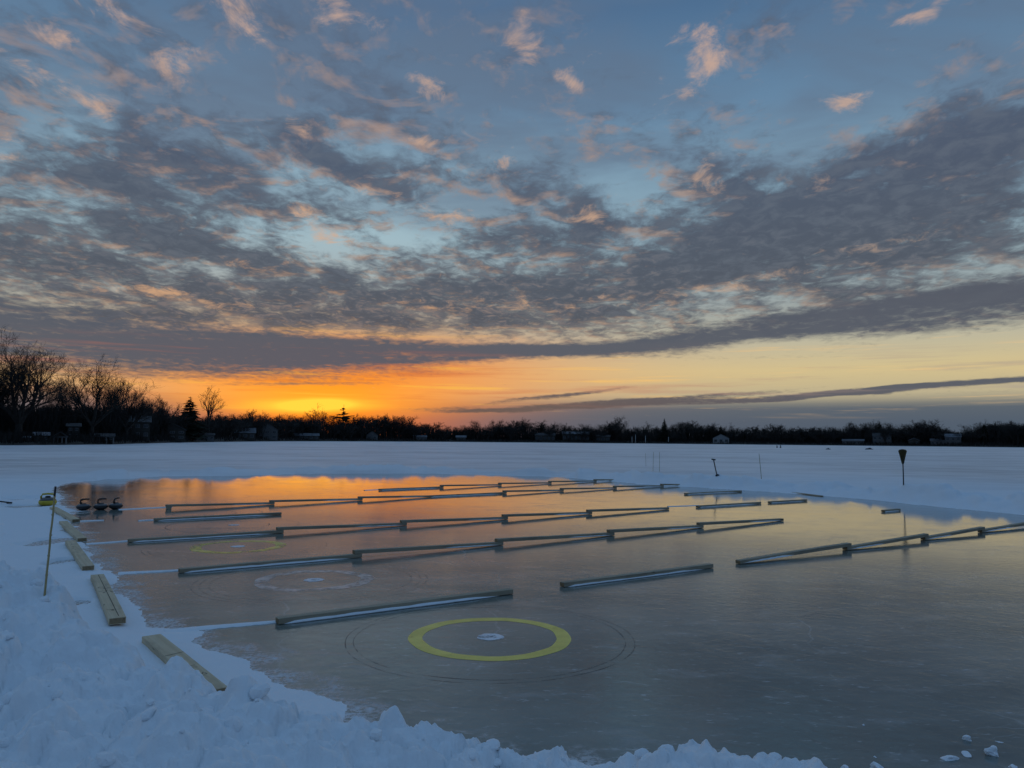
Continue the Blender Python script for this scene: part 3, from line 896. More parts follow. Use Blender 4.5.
# ------------------------------------------------------------------ curling stones
def curling_stone(px, py, ang, label):
    c = G(px, py)
    o = thing('curling_stone', label, 'curling stone', c, ang, 'black curling stones at the rink edge')
    r = 0.142
    v, f = lathe([(0.062, 0.0), (0.070, 0.006), (0.100, 0.020), (0.126, 0.040), (r, 0.056), (r + 0.002, 0.068)], 32)
    mesh_obj('lower_stone', v, f, 'granite', o, smooth=True)
    v, f = lathe([(r + 0.001, 0.067), (r + 0.0025, 0.077), (r + 0.001, 0.087)], 32)
    mesh_obj('striking_band', v, f, 'granite_band', o, smooth=True)
    v, f = lathe([(r + 0.001, 0.0865), (r - 0.004, 0.102), (0.126, 0.118), (0.100, 0.129), (0.07, 0.1345), (0.05, 0.1355)], 32)
    mesh_obj('upper_stone', v, f, 'stone_cap', o, smooth=True)
    v, f = lathe([(0.064, 0.1335), (0.062, 0.143), (0.045, 0.149), (0.02, 0.150)], 24)
    h = mesh_obj('handle_base', v, f, 'black', o, smooth=True)
    pts = [(-0.048, 0, 0.143), (-0.066, 0, 0.172), (-0.064, 0, 0.206), (-0.040, 0, 0.229), (-0.01, 0, 0.236), (0.05, 0, 0.240), (0.095, 0, 0.240), (0.112, 0, 0.236)]
    v, f = tube(pts, [0.022, 0.021, 0.020, 0.020, 0.019, 0.018, 0.018, 0.014], 10)
    mesh_obj('handle', v, f, 'black', o, smooth=True)
    return o
curling_stone(83.2, 510.2, R(5), 'leftmost of the three black curling stones on the ice')
curling_stone(100.6, 509.8, R(8), 'middle of the three black curling stones on the ice')
curling_stone(115.6, 509.2, R(82), 'rightmost black curling stone, its handle pointing away')

# yellow container at the corner
yc = G(47.5, 505.5)
o = thing('handled_container', 'squat yellow and grey rounded container with dark handle at the snowy rink corner', 'container', yc, R(20))
v, f = lathe([(0.10, 0.0), (0.15, 0.015), (0.182, 0.05), (0.186, 0.09), (0.175, 0.12)], 28); mesh_obj('yellow_body', v, f, 'yellow', o, smooth=True)
v, f = lathe([(0.1752, 0.119), (0.15, 0.155), (0.10, 0.185), (0.05, 0.19)], 28); mesh_obj('grey_lid', v, f, 'stone_cap', o, smooth=True)
v, f = tube([(-0.13, 0, 0.15), (-0.14, 0, 0.21), (-0.11, 0, 0.262), (0, 0, 0.272), (0.11, 0, 0.262), (0.14, 0, 0.21), (0.13, 0, 0.15)], [0.022] * 7, 8); mesh_obj('handle', v, f, 'yellow', o, smooth=True)
v, f = lathe([(0.115, -0.004), (0.125, 0.004), (0.115, 0.012)], 24); mesh_obj('base_pad', v, f, 'black', o)
v, f = lathe([(0.05, 0.186), (0.06, 0.20), (0.045, 0.222), (0.015, 0.226)], 16); mesh_obj('cap', v, f, 'black', o, smooth=True)

# ------------------------------------------------------------------ stakes, tool, broom
def top_at(px, py, base):
    """point above the base, at the base's distance, under pixel px,py"""
    d = ray(px, py)
    t = math.hypot(base.x, base.y) / math.hypot(d.x, d.y)
    return CAMP + d * t

def stick(name, label, cat, base_px, top_px, r0, r1, mat, group=None, base=None):
    bpt = on_snow(*base_px) if base is None else base
    tp = top_at(*top_px, bpt)
    o = thing(name, label, cat, bpt, 0, group)
    a = Vector((0, 0, 0)); e = tp - bpt
    dn = e.normalized()
    rnd = random.Random(base_px[0])
    n = 9
    pts = [a - dn * 0.12]
    rs = [r0]
    for i in range(1, n):
        u = i / n
        pts.append(e * u + Vector((rnd.uniform(-1, 1), rnd.uniform(-1, 1), 0)) * 0.0015); rs.append(r0 + (r1 - r0) * u)
    pts.append(e); rs.append(r1)
    v, f = tube(pts, rs, 8)
    mesh_obj('shaft', v, f, mat, o, smooth=True)
    return o, e
o, e = stick('bamboo_stake', 'thin leaning yellowish stake stuck in the snow at left', 'stake', (44.5, 598), (55.5, 487), 0.0068, 0.0055, 'bamboo')
dn = e.normalized()
v, f = tube([e - dn * 0.06, e + dn * 0.004], [0.0065, 0.0065], 8); mesh_obj('dark_tip', v, f, 'black', o)
for q in (0.18, 0.36, 0.55, 0.74):
    v, f = tube([e * q - dn * 0.004, e * q + dn * 0.004], [0.0082, 0.0082], 8); mesh_obj('node', v, f, 'bamboo', o)
stick('thin_stake', 'slim dark stake on the far bank, right of the leaning tool', 'stake', (761.5, 479), (759, 453.5), 0.014, 0.011, 'beam')
stick('thin_stake', 'left one of two faint thin stakes close together on the far bank', 'stake', (653, 471), (653.5, 452), 0.010, 0.008, 'beam')
stick('thin_stake', 'right one of two faint thin stakes close together on the far bank', 'stake', (659.5, 471.5), (659.5, 452), 0.010, 0.008, 'beam')
stick('thin_stake', 'faintest short thin stake at the far bank, left of the close pair', 'stake', (646, 466), (645.5, 453), 0.009, 0.007, 'beam')
o, e = stick('leaning_tool', 'dark leaning tool with a stubby grip standing in the far bank', 'tool', (717, 476), (713.5, 459.5), 0.020, 0.020, 'black')
v, f = tube([e + Vector((-0.07, 0, 0.01)), e + Vector((0.07, 0, -0.01))], [0.026, 0.026], 8); mesh_obj('grip', v, f, 'black', o)
v, f = tube([Vector((-0.05, 0, 0.0)), Vector((0.02, 0, 0.03)), Vector((0.08, 0, 0.02))], [0.03, 0.035, 0.02], 8); mesh_obj('blade_collar', v, f, 'metal_dark', o)
# broom, bristles up
bb_ = on_snow(903.5, 485)
tp = top_at(902.5, 449, bb_)
o = thing('upturned_broom', 'straw broom standing upside down in the right-hand snow bank', 'broom', bb_)
e = tp - bb_; Lb = e.length; dn = e.normalized()
hl = Lb * 0.60
v, f = tube([dn * -0.12, dn * hl * 0.5 + Vector((0.004, 0, 0)), dn * (hl + 0.05)], [0.016, 0.015, 0.015], 10); mesh_obj('handle', v, f, 'bark', o, smooth=True)
v, f = tube([dn * (hl - 0.02), dn * (hl + 0.05)], [0.022, 0.034], 10); mesh_obj('binding', v, f, 'metal_dark', o)
rnd = random.Random(3)
vs_, fs = [], []
for i in range(240):
    a, q = rnd.uniform(0, 6.28), math.sqrt(rnd.random())
    b0 = Vector((math.cos(a) * q * 0.030, math.sin(a) * q * 0.022, 0)) + dn * hl
    b1 = Vector((math.cos(a) * q * 0.078, math.sin(a) * q * 0.045, 0)) + dn * (hl + (Lb - hl) * 0.5)
    b2 = Vector((math.cos(a) * q * 0.122, math.sin(a) * q * 0.06, 0)) + dn * (Lb * (rnd.uniform(0.965, 1.0) - 0.035 * q ** 3))
    tube([b0, b1, b2], [0.006, 0.007, 0.005], 3, vs_, fs)
mesh_obj('bristles', vs_, fs, 'straw', o)
for q in (0.30, 0.5):
    n = 20; vs_, fs = [], []
    c = dn * (hl + (Lb - hl) * q)
    k = 0.030 + q * 0.095
    pts = [c + Vector((math.cos(6.283 * i / n) * (k + 0.006), math.sin(6.283 * i / n) * (k * 0.55 + 0.010), 0)) for i in range(n + 1)]
    v, f = tube(pts, [0.005] * (n + 1), 5, cap=False); mesh_obj('stitching', v, f, 'black', o)

# dark handle lying on the bank at the left frame edge
hb = on_snow(11.5, 505); hc = hb + Vector((-0.62, -0.05, -0.02))
hc.z = max(hz(hc.x, hc.y), 0) + 0.02
o = thing('lying_handle', 'dark rod with rounded tip lying on the snow bank at left frame edge', 'rod', hb)
v, f = tube([Vector((0, 0, 0.03)), (hc - hb) * 0.5 + Vector((0, 0, 0.025)), hc - hb], [0.016, 0.016, 0.016], 10); mesh_obj('shaft', v, f, 'bark', o, smooth=True)
v, f = tube([Vector((-0.1, -0.008, 0.03)), Vector((0.0, 0, 0.031)), Vector((0.012, 0, 0.031))], [0.020, 0.020, 0.010], 10); mesh_obj('grip', v, f, 'black', o, smooth=True)

# ------------------------------------------------------------------ loose snow chunks on the ice at the lower right
def chunk(px, py, w, hgt, label, seed, flat=False):
    c = G(px, py)
    s = w / FPX * (c - CAMP).length
    rnd = random.Random(seed)
    s *= 0.85
    bm = bmesh.new()
    bmesh.ops.create_icosphere(bm, subdivisions=4, radius=0.5)
    cuts = [(Vector((rnd.gauss(0, 1), rnd.gauss(0, 1), rnd.gauss(0, 1))).normalized(), rnd.uniform(0.45, 0.9)) for _ in range(11)]
    lobes = [(Vector((rnd.gauss(0, 1), rnd.gauss(0, 1), rnd.uniform(-0.2, 1))).normalized(), rnd.uniform(0.1, 0.35)) for _ in range(5)]
    rx_, ry_ = rnd.uniform(0.55, 0.75), rnd.uniform(0.3, 0.5)
    for v in bm.verts:
        n = v.co.normalized()
        k = 1.0
        for d, a in cuts:
            q = n.dot(d)
            if q > a: k = min(k, a / q)
        k -= sum(max(0, n.dot(d) - 0.8) * a * 6 for d, a in lobes)
        k *= 1 + rnd.uniform(-0.035, 0.035)
        v.co = Vector((n.x * k * s * rx_, n.y * k * s * ry_, max(n.z * k, -0.2) * s * 0.55 * hgt))
    mz = min(v.co.z for v in bm.verts)
    for v in bm.verts: v.co.z -= mz + 0.002
    o = bm_obj('snow_chunk', bm, 'snow', None, smooth=False)
    o.location = c
    o.rotation_euler = (0, 0, rnd.uniform(0, 6))
    tag(o, label, 'snow chunk', 'loose snow chunks on the ice')
chunk(967, 740, 8, 0.9, 'small round snow chunk on the ice, topmost of those at lower right', 1)
chunk(992, 754, 15, 0.8, 'largest knobbly snow chunk on the ice at lower right', 2)
chunk(950, 758.5, 17, 0.3, 'flat flake of snow left of the knobbly chunk at lower right', 3)
chunk(967, 755, 15, 0.28, 'thin elongated snow flake between the flat flake and the knobbly chunk', 4)
chunk(1013, 769, 13, 0.7, 'snow chunk at the bottom frame edge nearest the right corner', 5)
chunk(878, 769.5, 18, 0.6, 'blocky snow chunk at the bottom frame edge right of the snow bank', 6)
chunk(846, 770, 12, 0.6, 'small snow chunk at the bottom frame edge touching the snow bank end', 7)
chunk(999, 742, 6, 0.3, 'tiny flat snow crumb right above the knobbly chunk', 8)
chunk(875, 757, 5, 0.3, 'tiny flat snow crumb above the blocky chunk', 9)
chunk(863, 725, 4, 0.5, 'tiny snow crumb alone on the dark ice, leftmost and highest', 10)

# crumbs and broken lumps lying on the shovelled bank
def crumbs():
    rnd = random.Random(17)
    vs_, fs = [], []
    base = bmesh.new(); bmesh.ops.create_icosphere(base, subdivisions=2, radius=1.0)
    bvs = [v.co.copy() for v in base.verts]; base.verts.index_update(); bfs = [tuple(v.index for v in f.verts) for f in base.faces]; base.free()
    pts = []
    while len(pts) < 900:
        x, y = rnd.uniform(-5.5, 2.2), rnd.uniform(2.0, 8.0)
        pts.append((x, y))
    ax = np.array([p_[0] for p_ in pts]); ay = np.array([p_[1] for p_ in pts])
    sdv = poly_sd(ax, ay, bank_crest); hh = snow_h(ax, ay)
    for x, y, s_, z in zip(ax, ay, sdv, hh):
        if s_ < -0.42 or z < 0.004: continue
        if s_ < -0.2 and rnd.random() < 0.5: continue
        r = 0.009 + 0.042 * rnd.random() ** 3.0
        offs = [(Vector((rnd.gauss(0, 1), rnd.gauss(0, 1), rnd.gauss(0, 1))).normalized(), rnd.uniform(0.55, 0.95)) for _ in range(7)]
        sx, sy, sz = rnd.uniform(0.7, 1.3), rnd.uniform(0.7, 1.3), rnd.uniform(0.5, 0.9)
        b0 = len(vs_)
        for v in bvs:
            k = 1.0
            for d, a in offs:
                q = v.dot(d)
                if q > a: k = min(k, a / q)
            k *= rnd.uniform(0.95, 1.04)
            vs_.append((x + v.x * k * r * sx, y + v.y * k * r * sy, z + r * 0.25 + v.z * k * r * sz))
        fs.extend(tuple(b0 + i for i in f) for f in bfs)
    o = mesh_obj('snow_crumbs', vs_, fs, 'snow')
    tag(o, 'broken crumbs and lumps of snow scattered over the shovelled bank', 'snow'); o['kind'] = 'stuff'
crumbs()

# ------------------------------------------------------------------ far shore
SHORE = [(-260, 120), (-90, 132), (0, 150), (60, 160), (110, 176), (150, 215), (185, 265), (230, 330), (280, 430), (340, 520), (420, 590), (520, 620), (640, 620), (760, 610), (900, 590), (1024, 570), (1150, 540), (1300, 520)]
def shore_d(px):
    return float(np.interp(px, [s[0] for s in SHORE], [s[1] for s in SHORE]))
vs_, fs = [], []
cols = list(range(-260, 1301, 12))
rnd = random.Random(12)
prof = [(-0.6, -0.10), (0.0, 0.05), (1.0, 0.45), (5.0, 0.9), (14, 1.6), (40, 2.6), (120, 4.0), (400, 6.0)]
for px in cols:
    d0 = shore_d(px) + rnd.uniform(-1.0, 1.0)
    for off, z in prof:
        q = at_dist(px, d0 + off)
        vs_.append((q.x, q.y, z + (rnd.uniform(-0.12, 0.12) if off > 0 else 0)))
np_ = len(prof)
for i in range(len(cols) - 1):
    for k in range(np_ - 1):
        fs.append((i * np_ + k, (i + 1) * np_ + k, (i + 1) * np_ + k + 1, i * np_ + k + 1))
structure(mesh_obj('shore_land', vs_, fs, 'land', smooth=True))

def land_z(off):
    return float(np.interp(off, [p_[0] for p_ in prof], [p_[1] for p_ in prof]))

def shore_pt(px, off):
    q = at_dist(px, shore_d(px) + off)
    q.z = land_z(off) - 0.1
    return q

# --- trees
def bare_tree(seed, height, spread=1.0, twig=0.018, fork=0.22, dense=1.0, lean=0.0):
    """returns (trunk verts, faces), (crown verts, faces) for a leafless broadleaf tree"""
    rnd = random.Random(seed)
    tv, tf, cv, cf = [], [], [], []
    def rv():
        return Vector((rnd.gauss(0, 1), rnd.gauss(0, 1), rnd.gauss(0, 1)))
    def branch(p, d, L, r, lvl):
        n = 4 if lvl < 3 else 3
        pts, rs = [p.copy()], [r]
        dd = d.copy()
        for i in range(n):
            dd = (dd + rv() * (0.13 + 0.03 * lvl) + Vector((0, 0, 0.11 if lvl < 4 else 0.05))).normalized()
            pts.append(pts[-1] + dd * (L / n)); rs.append(max(r * (1 - 0.62 * (i + 1) / n), twig * 0.6))
        tube(pts, rs, 5 if lvl < 2 else (4 if lvl == 2 else 3), cv, cf, cap=False)
        if lvl >= 5: return
        cnt = {1: 7, 2: 5, 3: 4, 4: 3}[lvl]
        cnt = max(2, int(round(cnt * dense * rnd.uniform(0.8, 1.2))))
        for c in range(cnt):
            t = 0.28 + 0.72 * (c + rnd.random() * 0.8) / cnt
            t = min(t, 1.0)
            k = min(int(t * n), n - 1); u = t * n - k
            bp = pts[k].lerp(pts[k + 1], u)
            side = rv(); side = (side - dd * side.dot(dd)).normalized()
            ang = rnd.uniform(0.45, 0.95)
            nd = (dd * math.cos(ang) + side * math.sin(ang) + Vector((0, 0, 0.22))).normalized()
            branch(bp, nd, L * rnd.uniform(0.45, 0.68), max(rs[k] * 0.55, twig), lvl + 1)
    th = height * fork
    r0 = height * 0.026
    tube([Vector((0, 0, -0.5)), Vector((0, 0, 0.3)), Vector((lean * th * 0.4, 0, th * 0.5)), Vector((lean * th, 0, th))], [r0 * 1.5, r0 * 1.2, r0, r0 * 0.9], 9, tv, tf)
    top = Vector((lean * th, 0, th))
    nl = 5
    for i in range(nl):
        a = 6.283 * (i + rnd.random() * 0.6) / nl
        tilt = rnd.uniform(0.25, 0.75) * spread if i else 0.08
        d = Vector((math.cos(a) * math.sin(tilt), math.sin(a) * math.sin(tilt), math.cos(tilt)))
        branch(top - Vector((0, 0, rnd.uniform(0, th * 0.25))), d, height * rnd.uniform(0.34, 0.46) * (1.15 if i == 0 else 1), r0 * rnd.uniform(0.5, 0.72), 1)
    zmax = sorted(v.z for v in cv)[int(len(cv) * 0.993)]
    k = height / zmax
    for v in cv: v *= k
    for v in tv: v.z *= k
    return (tv, tf), (cv, cf)

def conifer(seed, height, width, layers=16, gappy=0.0, droop=0.25, flat_top=False):
    rnd = random.Random(seed)
    tv, tf, cv, cf = [], [], [], []
    tube([Vector((0, 0, -0.5)), Vector((0, 0, height * 0.5)), Vector((0, 0, height * 0.99))], [height * 0.022, height * 0.014, height * 0.003], 7, tv, tf)
    for l in range(layers):
        t = (l + rnd.uniform(-0.3, 0.3)) / layers
        z = height * (0.12 + 0.86 * max(t, 0))
        rad = width * 0.5 * (1 - max(t, 0)) ** 0.8 * rnd.uniform(0.75, 1.15) + 0.03 * width
        if flat_top: rad = width * 0.5 * rnd.uniform(0.35, 1.0) * (0.4 + 0.9 * math.sin(3.0 * max(t, 0.02)) ** 0.7)
        nb = int(9 if not flat_top else 6)
        for i in range(nb):
            if rnd.random() < gappy: continue
            a = 6.283 * (i + rnd.random()) / nb
            z = height * (0.12 + 0.86 * max(t, 0)) + rnd.uniform(-0.7, 0.7) * height / layers * (1 if not flat_top else 0.6)
            dr = Vector((math.cos(a), math.sin(a), 0)); sd_ = Vector((-dr.y, dr.x, 0))
            L = rad * rnd.uniform(0.7, 1.15)
            tube([Vector((0, 0, z)), Vector((0, 0, z)) + dr * L * 0.9 + Vector((0, 0, -droop * L * 0.6))], [0.05, 0.02], 3, cv, cf, cap=False)
            for s in range(9):
                u = 0.15 + 0.85 * (s + rnd.random()) / 9
                c = Vector((0, 0, z - droop * L * u ** 1.4)) + dr * L * u
                w = 0.42 * L * (1.15 - u) + 0.4 * (1.05 - max(t, 0))
                for sg in (-1, 1):
                    tip = c + sd_ * sg * w * rnd.uniform(0.7, 1.2) + dr * w * 0.5 + Vector((0, 0, rnd.uniform(-0.25, 0.12) * w))
                    k = len(cv); q = 0.20 * w + 0.10 * (1.05 - max(t, 0))
                    cv.extend([c - dr * q, c + dr * q, tip, c + Vector((0, 0, -q * 1.4))])
                    cf.extend([(k, k + 1, k + 2), (k, k + 3, k + 2), (k + 1, k + 3, k + 2)])
    return (tv, tf), (cv, cf)

def tree_mesh(tag_, data, crown_mat='bark'):
    (tv, tf), (cv, cf) = data
    res = []
    for nm, v, f, mt in (('trunk', tv, tf, 'bark'), ('crown', cv, cf, crown_mat)):
        me = bpy.data.meshes.new(tag_ + '_' + nm)
        me.from_pydata([tuple(x) for x in v], [], f); me.update()
        me.materials.append(M[mt])
        res.append(me)
    return res

def place_tree(name, meshes, loc, sc, rot, label, cat='tree', group=None, scz=None):
    o = thing(name, label, cat, loc, rot, group)
    o.scale = (sc, sc, scz or sc)
    for nm, me in zip(('trunk', 'crown'), meshes):
        c = bpy.data.objects.new(nm, me)
        COL.objects.link(c); c.parent = o
    return o

BIG = [tree_mesh('big_bare', bare_tree(21, 20, 1.2, 0.018, 0.14, 1.25)), tree_mesh('big_bare', bare_tree(34, 18, 1.15, 0.018, 0.16, 1.22)), tree_mesh('big_bare', bare_tree(48, 16, 1.0, 0.018, 0.18, 1.15))]
SM = [tree_mesh('far_bare', bare_tree(60 + k, 16, [0.8, 1.0, 1.15, 0.9, 1.2][k], 0.038, 0.2, 0.95)) for k in range(5)]
SPARSE = tree_mesh('sparse_bare', bare_tree(77, 17, 0.75, 0.035, 0.34, 0.62))
CON = [tree_mesh('conifer', conifer(3, 16, 11, 22, 0.18), 'needles'), tree_mesh('conifer', conifer(8, 16, 8.0, 24, 0.15), 'needles')]
PINE = tree_mesh('pine', conifer(5, 17, 12, 7, 0.25, -0.12, True), 'needles')

def htree(px, ytop, off):
    """location and height in metres so that the crown reaches pixel row ytop"""
    q = shore_pt(px, off)
    dd = math.hypot(q.x, q.y)
    d = ray(px, ytop)
    zt = CAM_H + dd * d.z / math.hypot(d.x, d.y)
    return q, zt - q.z

def put(name, meshes, base_h, px, ytop, off, label, group=None, widen=1.0):
    q, hgt = htree(px, ytop, off)
    s = hgt / base_h
    return place_tree(name, meshes, q, s * widen, random.uniform(0, 6.28), label, 'tree', group, s)

put('bare_tree', BIG[0], 20, 18, 341, 9, 'tallest bare tree at the left frame edge with a broad branching crown', widen=1.3)
put('bare_tree', BIG[1], 18, 91, 361, 12, 'second big bare tree from the left frame edge, rounded crown', widen=1.25)
put('bare_tree', BIG[2], 16, 126, 381, 10, 'bare tree with narrow crown just right of the second big tree', widen=1.1)
put('bare_tree', BIG[1], 18, 58, 388, 24, 'bare tree filling the gap between the two big left trees', widen=0.8)
put('bare_tree', BIG[2], 16, -12, 350, 20, 'bare tree cut by the left frame edge')
put('bare_tree', BIG[2], 16, 143, 392, 24, 'slim bare tree at the right foot of the big left group', widen=0.6)
put('bare_tree', BIG[0], 20, 112, 380, 30, 'bare tree behind the second big tree of the left group', widen=0.8)
put('spruce_tree', CON[0], 16, 188.5, 396, 8, 'dark pointed conifer left of the tall sparse bare tree', widen=1.35)
put('bare_tree', SPARSE, 17, 208, 387, 8, 'tall sparse bare tree against orange sky beside the dark conifer')
put('pine_tree', PINE, 17, 343, 404, 22, 'flat-layered dark pine against the sunset glow', widen=1.2)
put('bare_tree', SM[1], 16, 318, 408, 26, 'bare tree crown right below the brightest sunset glow', widen=1.5)
put('spruce_tree', CON[1], 16, 664.5, 418, 14, 'dark pointed conifer standing out of the far shore trees at centre right', widen=1.1)
put('bare_tree', SM[2], 16, 617, 417, 14, 'taller bare tree left of the pointed conifer on the far shore', widen=1.2)
put('round_tree', CON[0], 16, 721, 425, 20, 'small round dark evergreen above the pale lakeside house', widen=1.2)
put('bare_tree', SM[3], 16, 932, 420, 10, 'broad tall bare tree above the far right houses', widen=1.5)
put('bare_tree', SM[0], 16, 164, 398, 20, 'bare tree left of the dark conifer, crown against orange sky')
put('spruce_tree', CON[1], 16, 880, 421, 20, 'small dark evergreen rising over the far right shoreline', widen=1.2)
put('spruce_tree', CON[0], 16, 985, 423, 20, 'dark evergreen near the right end of the far shoreline')
rt = random.Random(99)
sky_y = [(140, 402), (175, 412), (235, 412), (270, 414), (300, 414), (345, 417), (400, 418), (450, 424), (490, 423), (512, 421), (560, 425), (600, 422), (640, 425), (700, 423), (740, 427), (800, 424), (830, 423), (880, 424), (930, 422), (960, 428), (1000, 420), (1040, 418), (1150, 418)]
MARKS = [(188, 'the dark conifer at left'), (207, 'the small pale shed by the water'), (245, 'the low pale-roofed house at left'), (267, 'the grey gabled two-storey house'), (306, 'the long low building below the sunset'), (343, 'the flat-layered pine'),
         (372, 'the small gabled house past the pine'), (420, 'the low snowy-roofed building'), (461, 'the tiny house near the centre'), (545, 'the low dark building near the hall'), (576, 'the long hall'), (603, 'the dark annex of the hall'), (635, 'the pale masts'), (665, 'the pointed centre-right conifer'),
         (721, 'the pale gabled lakeside house'), (853, 'the low pale strip building'), (882, 'the two-storey house behind the broom'), (914, 'the small cottage by the broom'), (953, 'the last two-storey house at far right'), (985, 'the far-right evergreen')]
def tree_label(px, front):
    mx, nm = min(MARKS, key=lambda q: abs(q[0] - px))
    d = px - mx
    rel = ('in front of' if front else 'behind') if abs(d) < 9 else (('just left of' if d < 0 else 'just right of') if abs(d) < 22 else ('well left of' if d < 0 else 'well right of'))
    return ('shorter leafless waterside tree ' if front else 'leafless far-shore tree ') + rel + ' ' + nm
for k in range(210):
    px = -40 + 1110 * (k + rt.random()) / 210
    front = rt.random() < 0.35
    if px < 150:
        if k % 3: continue
        yt = rt.uniform(402, 424)
        put('bare_tree', BIG[rt.randrange(3)], [20, 18, 16][0] if False else 18, px, yt, rt.uniform(18, 50), 'smaller leafless tree in the thicket under the big left trees', 'thicket trees at the left shore', widen=1.1)
        continue
    y0 = float(np.interp(px, [a_[0] for a_ in sky_y], [a_[1] for a_ in sky_y]))
    yt = y0 + rt.uniform(-2.5, 4.5) + (5 if front else 0)
    put('bare_tree', SM[rt.randrange(5)], 16, px, yt, rt.uniform(6, 14) if front else rt.uniform(16, 60), tree_label(px, front), 'trees along the far shore', widen=rt.uniform(1.2, 2.0))

# the thicket behind and between them: one mass of brush nobody could count
vs_, fs = [], []
rb = random.Random(5)
for k in range(34000):
    px = rb.uniform(-150, 1150) if k % 4 else rb.uniform(-150, 190)
    y0 = float(np.interp(px, [a_[0] for a_ in sky_y], [a_[1] for a_ in sky_y]))
    if px < 150: y0 = 400
    off = rb.uniform(14, 70) if k % 5 else rb.uniform(0.5, 12)
    if k % 5 == 0: y0 = 434 + 4 * (px > 400)
    q, hg = htree(px, y0 + 3, off)
    hg = max(hg, 2.0) * rb.uniform(0.25, 1.0) ** 0.8
    dd = math.hypot(q.x, q.y)
    w = 0.00022 * dd * rb.uniform(0.5, 1.6) + 0.02
    ln = Vector((rb.gauss(0, 0.16), rb.gauss(0, 0.16), 1)) * hg
    b0 = len(vs_)
    for a in range(3):
        vs_.append((q.x + math.cos(a * 2.094) * w, q.y + math.sin(a * 2.094) * w, q.z))
    mid = ln * 0.6 + Vector((rb.gauss(0, 0.05), rb.gauss(0, 0.05), 0)) * hg
    for a in range(3):
        vs_.append((q.x + mid.x + math.cos(a * 2.094) * w * 1.3, q.y + mid.y + math.sin(a * 2.094) * w * 1.3, q.z + mid.z))
    vs_.append((q.x + ln.x, q.y + ln.y, q.z + ln.z))
    for a in range(3):
        n_ = (a + 1) % 3
        fs.append((b0 + a, b0 + n_, b0 + 3 + n_, b0 + 3 + a)); fs.append((b0 + 3 + a, b0 + 3 + n_, b0 + 6))
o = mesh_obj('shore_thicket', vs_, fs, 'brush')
tag(o, 'dark mass of winter brush filling the whole far shoreline', 'brush'); o['kind'] = 'stuff'

